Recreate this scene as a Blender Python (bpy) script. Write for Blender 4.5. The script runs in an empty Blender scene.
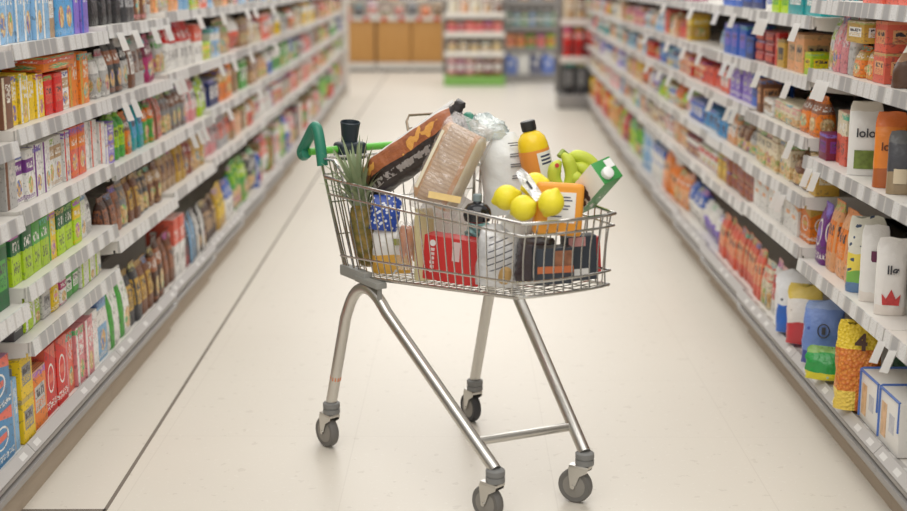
import bpy, bmesh, math, random
from mathutils import Vector, Matrix, Euler
rnd = random.Random(11)
C = bpy.context.scene.collection
PI = math.pi

# ------------------------------------------------------------------ materials
COL = {
 'white':(.80,.79,.76),'cream':(.78,.70,.53),'pale grey':(.56,.55,.53),'silver':(.45,.45,.46),'grey':(.27,.27,.27),'charcoal':(.06,.06,.065),
 'black':(.018,.018,.02),'dark brown':(.07,.03,.018),'brown':(.20,.085,.045),'copper':(.36,.14,.07),'tan':(.50,.34,.20),'gold':(.60,.38,.09),
 'red':(.62,.035,.03),'dark red':(.28,.02,.025),'coral':(.75,.16,.11),'orange':(.80,.23,.02),'peach':(.80,.42,.22),'yellow':(.85,.60,.03),
 'lime':(.45,.66,.03),'green':(.09,.38,.07),'dark green':(.015,.13,.04),'teal':(.03,.34,.36),'sky blue':(.12,.36,.66),'light blue':(.28,.49,.72),
 'blue':(.04,.13,.52),'navy':(.015,.03,.14),'violet':(.25,.17,.58),'purple':(.19,.05,.26),'magenta':(.46,.05,.17),'pink':(.76,.32,.34),'steel blue':(.07,.24,.46),'maroon':(.20,.02,.05)}

for k_, c_ in list(COL.items()):
    lum = sum(c_) / 3
    COL[k_] = tuple(max(.004, (lum + (x - lum) * 1.12) * (.93 if k_ != 'white' else 1)) for x in c_)
class NT:
    """small helper that writes shader nodes"""
    def __init__(s, name):
        s.m = bpy.data.materials.new(name); s.m.use_nodes = True
        s.t = s.m.node_tree; s.t.nodes.clear()
        s.out = s.t.nodes.new('ShaderNodeOutputMaterial')
    def n(s, typ, **kw):
        x = s.t.nodes.new(typ)
        for k, v in kw.items(): setattr(x, k, v)
        return x
    def set(s, sock, v):
        if hasattr(v, 'is_output') or isinstance(v, bpy.types.NodeSocket): s.t.links.new(v, sock)
        else:
            if isinstance(v, tuple) and len(v) == 3 and sock.type == 'RGBA': v = (*v, 1)
            sock.default_value = v
    def math(s, op, a, b=0.0, c=None):
        x = s.n('ShaderNodeMath', operation=op); s.set(x.inputs[0], a); s.set(x.inputs[1], b)
        if c is not None: s.set(x.inputs[2], c)
        return x.outputs[0]
    def gt(s, a, b): return s.math('GREATER_THAN', a, b)
    def lt(s, a, b): return s.math('LESS_THAN', a, b)
    def band(s, a, lo, hi): return s.math('MULTIPLY', s.gt(a, lo), s.lt(a, hi))
    def mul(s, a, b): return s.math('MULTIPLY', a, b)
    def mix(s, f, a, b):
        x = s.n('ShaderNodeMix', data_type='RGBA'); s.set(x.inputs[0], f); s.set(x.inputs[6], a); s.set(x.inputs[7], b); return x.outputs[2]
    def comb(s, x, y, z=0.0):
        c = s.n('ShaderNodeCombineXYZ'); s.set(c.inputs[0], x); s.set(c.inputs[1], y); s.set(c.inputs[2], z); return c.outputs[0]
    def noise(s, vec, scale=5, detail=2, out=0):
        x = s.n('ShaderNodeTexNoise'); s.set(x.inputs['Vector'], vec); x.inputs['Scale'].default_value = scale; x.inputs['Detail'].default_value = detail
        return x.outputs[out]
    def bsdf(s, col, rough=.5, metal=0., spec=.5, bump=None, bs=.3, bd=.005, **kw):
        b = s.n('ShaderNodeBsdfPrincipled'); s.set(b.inputs['Base Color'], col); s.set(b.inputs['Roughness'], rough); s.set(b.inputs['Metallic'], metal)
        b.inputs['Specular IOR Level'].default_value = spec
        for k, v in kw.items(): s.set(b.inputs[k.replace('_', ' ')], v)
        if bump is not None:
            x = s.n('ShaderNodeBump'); s.set(x.inputs['Height'], bump); x.inputs['Strength'].default_value = bs; x.inputs['Distance'].default_value = bd
            s.t.links.new(x.outputs[0], b.inputs['Normal'])
        s.t.links.new(b.outputs[0], s.out.inputs[0]); return b

M = {}
def plain(name, col, rough=.5, metal=0., spec=.5, vary=.08, scale=8, bump=0., bscale=30, **kw):
    if name in M: return M[name]
    t = NT(name); tc = t.n('ShaderNodeTexCoord').outputs['Object']
    nz = t.noise(tc, scale, 3)
    lo = tuple(c * (1 - vary) for c in col); hi = tuple(min(1, c * (1 + vary)) for c in col)
    t.bsdf(t.mix(nz, lo, hi), rough, metal, spec, bump=t.noise(tc, bscale, 3) if bump else None, bs=bump, **kw)
    M[name] = t.m; return t.m
def cmat(c): return plain('card ' + c, COL[c], .45)

def print_mat(name, variant, foil=False):
    """printed pack: the pack's own colour, its accent colour, bands, emblem, picture and lines of small print"""
    t = NT(name); tc = t.n('ShaderNodeTexCoord')
    sep = t.n('ShaderNodeSeparateXYZ'); t.set(sep.inputs[0], tc.outputs['Generated'])
    nr = t.n('ShaderNodeSeparateXYZ'); t.set(nr.inputs[0], tc.outputs['Normal'])
    front = t.gt(t.math('ABSOLUTE', nr.outputs[0]), .6)
    top = t.gt(t.math('ABSOLUTE', nr.outputs[2]), .8)
    mx = t.n('ShaderNodeMix', data_type='FLOAT'); t.set(mx.inputs[0], front); t.set(mx.inputs[2], sep.outputs[0]); t.set(mx.inputs[3], sep.outputs[1])
    s, z = mx.outputs[0], sep.outputs[2]
    oi = t.n('ShaderNodeObjectInfo'); base = oi.outputs['Color']; r = oi.outputs['Random']
    ac = t.n('ShaderNodeAttribute', attribute_type='OBJECT', attribute_name='accent').outputs['Color']
    def txt(sx, sz, thr):
        v = t.comb(t.math('ADD', t.mul(s, sx), t.mul(r, 50.)), t.mul(z, sz)); return t.gt(t.noise(v, 1., 2), thr)
    def ell(cs, cz, rs, rz):
        a = t.math('DIVIDE', t.math('SUBTRACT', s, cs), rs); b = t.math('DIVIDE', t.math('SUBTRACT', z, cz), rz)
        return t.math('SQRT', t.math('ADD', t.mul(a, a), t.mul(b, b)))
    food_n = t.noise(t.comb(t.mul(s, 7.), t.mul(z, 9.), t.mul(r, 30.)), 1., 3)
    food = t.mix(t.gt(food_n, .52), (.62, .36, .13), (.80, .62, .33))
    hsv = t.n('ShaderNodeCombineColor', mode='HSV'); t.set(hsv.inputs[0], t.math('FRACT', t.mul(r, 7.31))); hsv.inputs[1].default_value = .72; hsv.inputs[2].default_value = .5
    extra = hsv.outputs[0]
    food = t.mix(t.gt(t.noise(t.comb(t.mul(s, 4.), t.mul(z, 6.), t.mul(r, 90.)), 1., 2), .56), food, extra)
    col = base
    white = (.82, .80, .76); ink = (.06, .05, .06)
    if variant == 'band':
        col = t.mix(t.lt(ell(.5, .30, .32, .17), 1.), col, food)
        col = t.mix(t.band(z, .56, .82), col, ac)
        col = t.mix(t.mul(t.mul(t.band(z, .63, .75), t.band(s, .12, .88)), txt(11, 9, .5)), col, white)
        col = t.mix(t.mul(t.band(z, .04, .12), txt(18, 40, .5)), col, ac)
    elif variant == 'label':
        col = t.mix(t.mul(t.band(z, .28, .72), t.band(s, .14, .86)), col, ac)
        col = t.mix(t.mul(t.mul(t.band(z, .52, .66), t.band(s, .2, .8)), txt(9, 8, .48)), col, ink)
        col = t.mix(t.mul(t.mul(t.band(z, .32, .48), t.band(s, .2, .8)), txt(10, 60, .52)), col, base)
        col = t.mix(t.gt(z, .90), col, t.mix(.5, base, ac))
    elif variant == 'emblem':
        d = ell(.5, .52, .30, .22)
        col = t.mix(t.gt(t.math('ADD', z, t.mul(s, .25)), 1.0), col, ac)
        col = t.mix(t.lt(d, 1.), col, white); col = t.mix(t.lt(d, .84), col, base)
        col = t.mix(t.mul(t.lt(d, .75), t.band(z, .46, .58)), col, ac)
        col = t.mix(t.mul(t.band(z, .08, .2), txt(12, 30, .52)), col, white)
    elif variant == 'window':
        w = t.math('ADD', t.mul(t.math('SINE', t.mul(s, 6.)), .05), .42)
        col = t.mix(t.mul(t.lt(z, w), t.gt(z, .06)), col, food)
        col = t.mix(t.mul(t.mul(t.band(z, .58, .76), t.band(s, .1, .9)), txt(9, 8, .5)), col, ac)
        col = t.mix(t.band(z, .84, .89), col, ac)
    elif variant == 'stripe':
        col = t.mix(t.band(s, .08, .30), col, ac)
        col = t.mix(t.mul(t.band(z, .5, .86), t.mul(t.band(s, .42, .9), txt(8, 12, .5))), col, t.mix(.7, ac, white))
        col = t.mix(t.mul(t.lt(ell(.62, .25, .25, .16), 1.), t.gt(r, .3)), col, food)
    elif variant == 'capped':      # upper part in the accent colour
        w = t.math('ADD', t.mul(t.noise(t.comb(t.mul(s, 5.), r), 1.), .12), .50)
        col = t.mix(t.gt(z, w), col, ac)
        col = t.mix(t.mul(t.band(z, .2, .42), t.mul(t.band(s, .2, .8), txt(9, 12, .5))), col, t.mix(.8, base, ink))
        col = t.mix(t.mul(t.band(z, .62, .8), t.mul(t.band(s, .15, .85), txt(8, 8, .52))), col, white)
    if not foil: col = t.mix(t.mul(top, .55), col, base)
    if variant != 'emblem': col = t.mix(t.mul(t.mul(t.band(z, .86, .97), t.gt(r, .45)), txt(5, 14, .47)), col, extra)
    ink_blots = t.gt(t.noise(t.comb(t.mul(s, 9.), t.mul(z, 12.), t.mul(r, 70.)), 1., 3), .60)  # dark ink blots scattered at random over the print
    col = t.mix(t.mul(ink_blots, .45), col, ink)
    bump = t.noise(t.comb(t.mul(s, 3.), t.mul(z, 3.5), t.mul(r, 20.)), 3., 4) if foil else None
    t.bsdf(col, .34 if foil else .45, 0., .5, bump=bump, bs=.75 if foil else 0, bd=.012)
    M[name] = t.m; return t.m
for v in ('band', 'label', 'emblem', 'window', 'stripe', 'capped'):
    print_mat('card ' + v + ' print', v); print_mat('foil ' + v + ' print', v, True)

plain('chrome', (.56, .55, .52), .24, 1., vary=.05)
plain('tube chrome', (.60, .585, .55), .30, 1., vary=.04)
plain('grey plastic', (.20, .20, .195), .5)
plain('bracket grey', (.30, .30, .28), .5)
plain('tyre', (.155, .148, .138), .6)
plain('hub', (.26, .245, .22), .5)
plain('dark rubber', (.035, .035, .038), .5)
plain('handle green', (.02, .20, .125), .35)
plain('bar green', (.13, .50, .06), .35)
plain('shelf white', (.74, .71, .66), .45)
plain('panel dark', (.10, .085, .075), .6)
plain('post white', (.74, .70, .64), .5)
plain('kick brown', (.40, .325, .245), .6)
plain('rail grey', (.30, .285, .275), .36, .35)
plain('rail ledge', (.60, .57, .53), .4)
plain('paper white', (.82, .81, .79), .5)
plain('ink', (.05, .05, .06), .5)

def strip_mat():
    t = NT('price strip'); o = t.n('ShaderNodeTexCoord').outputs['Object']
    sep = t.n('ShaderNodeSeparateXYZ'); t.set(sep.inputs[0], o)
    y = t.math('DIVIDE', sep.outputs[1], .062); cell = t.math('FLOOR', y); fr = t.math('FRACT', y)
    w = t.n('ShaderNodeTexWhiteNoise', noise_dimensions='2D'); loc = t.n('ShaderNodeObjectInfo').outputs['Random']
    t.set(w.inputs['Vector'], t.comb(cell, loc))
    tick = t.mix(t.gt(w.outputs[0], .5), (.34, .335, .335), (.66, .655, .645))
    inside = t.band(fr, .10, .90)
    col = t.mix(inside, (.50, .485, .465), tick)
    px = t.noise(t.comb(t.mul(sep.outputs[1], 160.), t.mul(sep.outputs[2], 190.)), 1., 1)
    col = t.mix(t.mul(t.mul(inside, t.gt(px, .58)), .35), col, (.30, .30, .32))
    t.bsdf(col, .3); M['price strip'] = t.m
strip_mat()

def base_strip_mat():
    t = NT('base price strip'); o = t.n('ShaderNodeTexCoord').outputs['Object']; sep = t.n('ShaderNodeSeparateXYZ'); t.set(sep.inputs[0], o)
    y = t.math('DIVIDE', sep.outputs[1], .116); fr = t.math('FRACT', y); wn = t.n('ShaderNodeTexWhiteNoise', noise_dimensions='2D'); t.set(wn.inputs['Vector'], t.comb(t.math('FLOOR', y), t.n('ShaderNodeObjectInfo').outputs['Random']))
    tick = t.mul(t.mul(t.band(fr, .25, .62), t.gt(wn.outputs[0], .35)), t.band(sep.outputs[2], .165, .177))
    t.bsdf(t.mix(tick, (.43, .41, .39), (.63, .615, .59)), .35); M['base price strip'] = t.m
base_strip_mat()
def floor_mat():
    t = NT('polished floor'); o = t.n('ShaderNodeTexCoord').outputs['Object']
    big = t.noise(o, .9, 3); col = t.mix(big, (.655, .61, .535), (.715, .67, .59))
    sp = t.noise(o, 22., 3); col = t.mix(t.mul(t.gt(sp, .665), .28), col, (.45, .40, .33))
    sp2 = t.noise(o, 60., 2); col = t.mix(t.mul(t.gt(sp2, .66), .25), col, (.80, .77, .71))
    sep = t.n('ShaderNodeSeparateXYZ'); t.set(sep.inputs[0], o)
    for ax in (0, 1):
        f = t.math('FRACT', t.math('DIVIDE', t.math('ADD', sep.outputs[ax], 20.14 if ax == 0 else 20.0), .6))
        col = t.mix(t.mul(t.lt(f, .006), .18), col, (.42, .37, .31))
    t.bsdf(col, .36, 0., .34); M['floor'] = t.m
floor_mat()

def wood_mat():
    t = NT('oak veneer'); o = t.n('ShaderNodeTexCoord').outputs['Object']
    mp = t.n('ShaderNodeMapping'); t.set(mp.inputs[0], o); mp.inputs['Scale'].default_value = (14, 14, 1.5)
    t.bsdf(t.mix(t.noise(mp.outputs[0], 2., 4), (.46, .22, .055), (.58, .31, .09)), .45); M['wood'] = t.m
wood_mat()

# ------------------------------------------------------------------ mesh helper
class MB:
    def __init__(s): s.v = []; s.f = []; s.mi = []; s.mats = []; s.cur = 0
    def mat(s, m):
        if m not in s.mats: s.mats.append(m)
        s.cur = s.mats.index(m); return s
    def add(s, vs, fs, T=None):
        b = len(s.v)
        s.v += [tuple(T @ Vector(p)) if T is not None else tuple(p) for p in vs]
        for f in fs: s.f.append([b + i for i in f]); s.mi.append(s.cur)
        return s
    def box(s, lo, hi, bev=0., T=None, seg=2):
        bm = bmesh.new(); bmesh.ops.create_cube(bm, size=1)
        for v in bm.verts:
            for i in range(3): v.co[i] = lo[i] + (v.co[i] + .5) * (hi[i] - lo[i])
        if bev > 0: bmesh.ops.bevel(bm, geom=bm.edges[:], offset=bev, segments=seg, profile=.6, affect='EDGES')
        bm.verts.index_update()
        vs = [tuple(v.co) for v in bm.verts]; fs = [[v.index for v in f.verts] for f in bm.faces]; bm.free()
        return s.add(vs, fs, T)
    def lathe(s, prof, seg=20, T=None, cap=True):
        vs = []; fs = []; n = len(prof)
        for (r, z) in prof:
            for k in range(seg): a = 2 * PI * k / seg; vs.append((r * math.cos(a), r * math.sin(a), z))
        for i in range(n - 1):
            for k in range(seg):
                k2 = (k + 1) % seg; fs.append([i * seg + k, i * seg + k2, (i + 1) * seg + k2, (i + 1) * seg + k])
        if cap: fs.append(list(range(seg))[::-1]); fs.append([(n - 1) * seg + k for k in range(seg)])
        return s.add(vs, fs, T)
    def tube(s, pts, r, seg=8, closed=False, T=None):
        pts = [Vector(p) for p in pts]; n = len(pts); vs = []; fs = []; prev = None
        for i, p in enumerate(pts):
            if closed: d = (pts[(i + 1) % n] - pts[i - 1])
            else: d = pts[min(i + 1, n - 1)] - pts[max(i - 1, 0)]
            d.normalize()
            if prev is None:
                up = Vector((0, 0, 1)) if abs(d.z) < .9 else Vector((1, 0, 0)); a = d.cross(up).normalized()
            else:
                a = prev - d * prev.dot(d)
                a = a.normalized() if a.length > 1e-6 else d.orthogonal().normalized()
            prev = a; b = d.cross(a); rr = r[i] if isinstance(r, (list, tuple)) else r
            for k in range(seg): t = 2 * PI * k / seg; vs.append(p + (a * math.cos(t) + b * math.sin(t)) * rr)
        for i in range(n if closed else n - 1):
            j = (i + 1) % n
            for k in range(seg): k2 = (k + 1) % seg; fs.append([i * seg + k, i * seg + k2, j * seg + k2, j * seg + k])
        if not closed: fs.append(list(range(seg))[::-1]); fs.append([(n - 1) * seg + k for k in range(seg)])
        return s.add(vs, fs, T)
    def loft(s, rings, T=None, cap=True):
        n = len(rings[0]); vs = [p for r in rings for p in r]; fs = []
        for i in range(len(rings) - 1):
            for k in range(n): k2 = (k + 1) % n; fs.append([i * n + k, i * n + k2, (i + 1) * n + k2, (i + 1) * n + k])
        if cap: fs.append(list(range(n))[::-1]); fs.append([(len(rings) - 1) * n + k for k in range(n)])
        return s.add(vs, fs, T)
    def prism(s, poly, y0, y1, T=None):   # poly in x,z ; extruded along y
        n = len(poly); vs = [(x, y0, z) for x, z in poly] + [(x, y1, z) for x, z in poly]
        fs = [[i, (i + 1) % n, n + (i + 1) % n, n + i] for i in range(n)] + [list(range(n))[::-1], [n + i for i in range(n)]]
        return s.add(vs, fs, T)
    def mesh(s, name, smooth=True, angle=40):
        me = bpy.data.meshes.new(name); me.from_pydata(s.v, [], s.f)
        for m in s.mats: me.materials.append(m)
        me.polygons.foreach_set('material_index', s.mi)
        bm = bmesh.new(); bm.from_mesh(me); bmesh.ops.recalc_face_normals(bm, faces=bm.faces); bm.to_mesh(me); bm.free()
        if smooth: me.shade_smooth(); me.set_sharp_from_angle(angle=math.radians(angle))
        return me
    def build(s, name, parent=None, T=None, smooth=True, angle=40):
        o = bpy.data.objects.new(name, s.mesh(name, smooth, angle)); C.objects.link(o)
        if parent is not None: o.parent = parent
        if T is not None: o.matrix_local = T
        return o

def tag(o, label=None, cat=None, group=None, kind=None):
    for k, v in (('label', label), ('category', cat), ('group', group), ('kind', kind)):
        if v: o[k] = v
    return o
def empty(name, T, label, cat, group=None):
    o = bpy.data.objects.new(name, None); C.objects.link(o); o.empty_display_size = .05
    o.matrix_local = T; return tag(o, label, cat, group)
def TR(x=0, y=0, z=0, rx=0, ry=0, rz=0):
    return Matrix.Translation((x, y, z)) @ Euler((math.radians(rx), math.radians(ry), math.radians(rz))).to_matrix().to_4x4()
def srect(w, d, z, n=20, p=4., ox=0., oy=0.):   # superellipse ring, w along y, d along x
    r = []
    for k in range(n):
        a = 2 * PI * k / n; c, s_ = math.cos(a), math.sin(a)
        r.append((ox + math.copysign(abs(c) ** (2 / p), c) * d / 2, oy + math.copysign(abs(s_) ** (2 / p), s_) * w / 2, z))
    return r
def text_mesh(txt, size, m, parent, T, name='lettering', ext=.0006, bold=0.):
    cu = bpy.data.curves.new('lettering', 'FONT'); cu.body = txt; cu.size = size; cu.extrude = ext; cu.align_x = 'CENTER'; cu.align_y = 'CENTER'; cu.offset = bold
    tmp = bpy.data.objects.new('lettering_source', cu); C.objects.link(tmp)
    dg = bpy.context.evaluated_depsgraph_get(); dg.update()
    me = bpy.data.meshes.new_from_object(tmp.evaluated_get(dg)); bpy.data.objects.remove(tmp); bpy.data.curves.remove(cu)
    me.materials.clear(); me.materials.append(m)
    o = bpy.data.objects.new(name, me); C.objects.link(o); o.parent = parent; o.matrix_local = T; return o

# ------------------------------------------------------------------ setting
def plane(name, lo, hi, m, kind='structure'):
    b = MB().mat(m); b.box(lo, hi); o = b.build(name, smooth=False); return tag(o, kind=kind)
plane('floor', (-6, -1, -.1), (6, 27, 0), M['floor'])
plane('wall_back', (-6, 26.9, 0), (6, 27.1, 3.6), plain('wall paint', (.62, .58, .53), .7))
b = MB().mat(plain('floor joint', (.17, .14, .11), .7))
def joint(p, q, w):
    d = (Vector(q) - Vector(p)).normalized(); nn = Vector((-d.y, d.x)) * w / 2
    P = [Vector(p) - nn, Vector(q) - nn, Vector(q) + nn, Vector(p) + nn]
    b.add([(a.x, a.y, 0.0) for a in P] + [(a.x, a.y, .0008) for a in P], [[4, 5, 6, 7], [0, 1, 5, 4], [1, 2, 6, 5], [2, 3, 7, 6], [3, 0, 4, 7]])
joint((-.967, 3.0), (-1.075, 10.2), .011); joint((-1.075, 10.2), (-1.16, 24), .012); joint((-1.35, 3.395), (-.972, 3.40), .014)
tag(b.build('trim_1', smooth=False), kind='structure')

# ------------------------------------------------------------------ shelving
PITCH = .93; Y0 = 2.49
ORD = ['first', 'second', 'third', 'fourth', 'fifth', 'sixth', 'seventh', 'eighth', 'ninth', 'tenth', 'eleventh', 'twelfth', 'thirteenth', 'fourteenth', 'fifteenth', 'sixteenth', 'seventeenth']
def lipx(side, i):
    d_ = max(0., Y0 + PITCH * (i + .5) - 4.9); off = .013 * d_ + .0011 * d_ * d_
    return (-1.15 - off) if side == 'left' else (1.12 + off)
LEV = {'left': {0: [.565, .80, .995, 1.225], 1: [.455, .605, .81, 1.022, 1.24], 2: [.545, .79, 1.02, 1.255], 3: [.56, .785, 1.035, 1.275], 4: [.57, .80, 1.03, 1.27]},
       'right': {0: [.495, .838, 1.122, 1.338], 1: [.495, .838, 1.122, 1.338], 2: [.53, .70, .895, 1.09, 1.285], 3: [.51, .70, .905, 1.085, 1.29]}}
def levels(side, i): d = LEV[side]; return d[min(i, max(d))]
NB = {'left': 15, 'right': 13}
meshcache = {}
def bay(side, i):
    sg = 1 if side == 'left' else -1
    x = lipx(side, i); y = Y0 + PITCH * i
    T = Matrix.Translation((x, y, 0)) @ (Matrix() if sg == 1 else Matrix.Rotation(PI, 4, 'Z') @ Matrix.Translation((0, -PITCH, 0)))
    root = empty('shelving_bay', T, f'white metal shelving bay, {ORD[i]} from the camera along the {side} of the aisle', 'shelving', f'shelving bays on the {side}')
    def part(name, f, par=root, T2=None):
        key = name
        if key not in meshcache: meshcache[key] = f()
        o = bpy.data.objects.new(name, meshcache[key]); C.objects.link(o); o.parent = par
        if T2 is not None: o.matrix_local = T2
        return o
    W = PITCH
    part('back_panel', lambda: MB().mat(M['panel dark']).box((-.47, .001, .02), (-.45, W - .001, 1.75)).mesh('back_panel', False))
    part('upright', lambda: MB().mat(M['panel dark']).box((-.449, .004, .02), (-.415, .034, 1.75), .003).mesh('upright'))
    part('upright', None, root, TR(0, W - .038, 0))
    part('kick_plate', lambda: MB().mat(M['kick brown']).box((-.07, .0005, .0), (-.05, W - .0005, .0935)).mesh('kick_plate', False))
    def rail():
        m = MB().mat(M['rail grey'])
        m.prism([(-.025, .094), (.012, .094), (.022, .100), (.022, .118), (.008, .124), (.008, .130), (.022, .136), (.022, .148), (.010, .156), (-.025, .156)], .0005, W - .0005)
        return m.mesh('bumper_rail')
    part('bumper_rail', rail, root, TR(-.040 if sg == 1 else -.022, 0, 0))
    part('base_deck', lambda: MB().mat(M['shelf white']).box((-.449, .0005, .157), (-.036, W - .0005, .176)).mesh('base_deck', False))
    part('base_price_strip', lambda: MB().mat(M['base price strip']).prism([(.010, .1565), (.012, .160), (-.010, .184), (-.0135, .182), (-.0135, .1758), (-.040, .1758), (-.040, .1565)], .002, W - .002).mesh('base_price_strip', False), root, TR(-.022 if sg == 1 else -.004, 0, 0))
    def shelf():
        m = MB().mat(M['shelf white'])
        m.box((-.449, .002, -.018), (-.008, W - .002, .010)).prism([(-.449, -.07), (-.38, -.07), (-.02, -.03), (-.02, -.018), (-.449, -.018)], .002, .006).prism([(-.449, -.07), (-.38, -.07), (-.02, -.03), (-.02, -.018), (-.449, -.018)], W - .006, W - .002)
        m.box((-.012, .002, -.027), (-.004, W - .002, .0125)); return m.mesh('shelf', False)
    def strip():
        m = MB().mat(M['price strip']); m.prism([(-.0035, -.027), (.006, -.027), (.001, .014), (-.0035, .014)], .003, W - .003); return m.mesh('price_strip', False)
    for z in levels(side, i):
        s_ = part('shelf', shelf, root, TR(0, 0, z)); part('price_strip', strip, s_)
    return root
for sd in ('left', 'right'):
    for i in range(NB[sd]): bay(sd, i)

# ------------------------------------------------------------------ products on the shelves
def q(v): return round(v, 3)
protos = {}
def pack_mesh(kind, w, h, d, var):
    key = (kind, q(w), q(h), q(d), var)
    if key in protos: return protos[key]
    lid = None; m = MB()
    if kind == 'box':
        m.mat(M['card ' + var + ' print']).box((-d / 2, -w / 2, 0), (d / 2, w / 2, h), .0025)
    elif kind == 'bag':       # stand-up bag with a folded, crimped top
        m.mat(M['foil ' + var + ' print'])
        R = [srect(w * .92, d * .86, 0, 20, 5), srect(w, d, h * .04, 20, 4), srect(w, d * 1.0, h * .35, 20, 3.4), srect(w * .985, d * .86, h * .62, 20, 3), srect(w * .97, d * .5, h * .82, 20, 2.8), srect(w * .97, d * .16, h * .91, 20, 2.6), srect(w * .98, .006, h * .93, 20, 6), srect(w * .98, .005, h, 20, 6)]
        m.loft(R)
    elif kind == 'brick':     # vacuum brick with folded top
        m.mat(M['foil ' + var + ' print'])
        R = [srect(w * .95, d * .95, 0, 20, 8), srect(w, d, h * .03, 20, 8), srect(w, d, h * .84, 20, 8), srect(w * .97, d * .9, h * .88, 20, 6), srect(w * .96, d * .22, h * .95, 20, 4), srect(w * .95, d * .12, h, 20, 4)]
        m.loft(R)
    elif kind == 'pillow':    # snack bag, sealed at both ends
        m.mat(M['foil ' + var + ' print'])
        R = []
        for k, (t, a) in enumerate(((0, .10), (.05, .12), (.09, .5), (.2, .84), (.38, 1.), (.6, 1.), (.8, .8), (.91, .45), (.95, .1), (1, .08))):
            R.append(srect(w * (.96 + .04 * a), max(d * a, .006), h * t, 20, 2.6))
        m.loft(R)
    elif kind == 'packet':    # low flat packet
        m.mat(M['card ' + var + ' print']).box((-d / 2, -w / 2, 0), (d / 2, w / 2, h), min(.012, h * .3), seg=3)
    elif kind == 'bottle':
        r = min(w, d) / 2
        m.mat(M['foil ' + var + ' print']).lathe([(r * .85, 0), (r, h * .03), (r, h * .60), (r * .85, h * .72), (r * .42, h * .84), (r * .4, h * .88)], 18)
        lid = MB().mat(M['paper white']).lathe([(r * .48, h * .88), (r * .48, h * .99), (r * .44, h)], 14).mesh('cap')
    elif kind == 'jar':
        r = min(w, d) / 2
        m.mat(M['card ' + var + ' print']).lathe([(r * .9, 0), (r, h * .05), (r, h * .72), (r * .86, h * .80), (r * .86, h * .83)], 18)
        lid = MB().mat(plain('jar lid', (.24, .17, .08), .35, .6)).lathe([(r * .92, h * .83), (r * .92, h * .98), (r * .86, h)], 18).mesh('lid')
    elif kind == 'can':
        r = min(w, d) / 2
        m.mat(M['card ' + var + ' print']).lathe([(r * .94, 0), (r * .97, h * .02), (r, h * .05), (r, h * .94), (r * .97, h * .97), (r * .95, h)], 20)
    protos[key] = (m.mesh(kind), lid); return protos[key]
KN = {'box': ('cardboard_box', 'box', 'box'), 'bag': ('foil_bag', 'bag', 'bag'), 'brick': ('brick_pack', 'brick pack', 'pack'), 'pillow': ('snack_bag', 'crinkled bag', 'bag'),
      'packet': ('flat_packet', 'flat packet', 'packet'), 'bottle': ('plastic_bottle', 'bottle', 'bottle'), 'jar': ('glass_jar', 'jar', 'jar'), 'can': ('tin_can', 'can', 'can')}
def put_pack(kind, col, acc, w, h, d, var, T, label, group):
    me, lid = pack_mesh(kind, w, h, d, var)
    o = bpy.data.objects.new(KN[kind][0], me); C.objects.link(o); o.matrix_local = T
    j = rnd.uniform(.88, 1.1)
    o.color = (*[min(1, c * j) for c in COL[col]], 1); o['accent'] = tuple(COL[acc])
    if lid is not None:
        l = bpy.data.objects.new('cap' if kind == 'bottle' else 'lid', lid); C.objects.link(l); l.parent = o
    return tag(o, label, KN[kind][2], group)
carry = {}
def fill_near(side, i, lv, spec):
    """near bays run on into one another: what does not fit goes to the shelf of about the same height in the next bay"""
    zz = .177 if lv == 0 else levels(side, i)[lv - 1]
    pre = carry.pop((side, i, lv), []); left = fill(side, i, lv, pre + spec)
    if i < 4:
        nz = levels(side, i + 1)
        nl = 0 if lv == 0 else 1 + min(range(len(nz)), key=lambda k: abs(nz[k] - zz))
        top_ = (nz + [1.6])[nl] - (.177 if nl == 0 else nz[nl - 1]) - .05
        carry[side, i + 1, nl] = [x for x in left if x[4] * (x[7] if len(x) > 7 else 1) <= top_]
def fill(side, i, lv, spec, pad=0.0):
    """one shelf of one bay, laid out from the near end; lv 0 = base deck"""
    sg = 1 if side == 'left' else -1
    z = .177 if lv == 0 else levels(side, i)[lv - 1] + .0105
    y = Y0 + PITCH * i + .006 + pad; y_end = Y0 + PITCH * (i + 1) - .006
    nshelf = len(levels(side, i)) + 1; n = 0
    lvname = 'bottom deck' if lv == 0 else ('top shelf' if lv == nshelf - 1 else ORD[lv] + ' shelf up')
    for j_, it in enumerate(spec):
        kind, col, acc, w, h, d, cnt = it[:7]; stack = it[7] if len(it) > 7 else 1; var = it[8] if len(it) > 8 else 'band'
        rec = it[9] if len(it) > 9 else .022
        if kind == 'gap': y += w; continue
        for k in range(cnt):
            if y + w > y_end + .001: return [it[:6] + (cnt - k,) + it[7:]] + list(spec[j_ + 1:])
            n += 1
            r_ = rec + rnd.uniform(0, .012)
            for s_ in range(stack):
                x = lipx(side, i) - sg * (.016 + r_ + d / 2)
                T = TR(x, y + w / 2, z + s_ * (h + .0004), 0, 0, (0 if sg == 1 else 180) + (rnd.uniform(-3, 3) if kind not in ('box', 'packet') else rnd.uniform(-.7, .7)))
                if stack == 1 and kind in ('bag', 'pillow', 'brick'): T = T @ Matrix.Diagonal((rnd.uniform(.85, 1), rnd.uniform(.94, 1), rnd.uniform(.92, 1.01), 1))
                nm = KN[kind][1]; look = f'{col} {nm}' if stack == 1 else f'{col} {nm} {("at the bottom of", "on top of", "uppermost in")[s_ if stack > 2 or s_ == 0 else 1]} a pile'
                if stack == 1: lab = f'{look} {ORD[n - 1]} along on {lvname} of {ORD[i]} {side} bay'
                else: lab = f'{("lower", "upper", "topmost")[s_]} {col} {nm} {ORD[n - 1]} along on {lvname} of {ORD[i]} {side} bay'
                put_pack(kind, col, acc, w - .004, h, d, var, T, lab, f'{col} packs on the {lvname} of the {ORD[i]} bay on the {side}')
            y += w + .0015
    return []

S = {}
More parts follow.
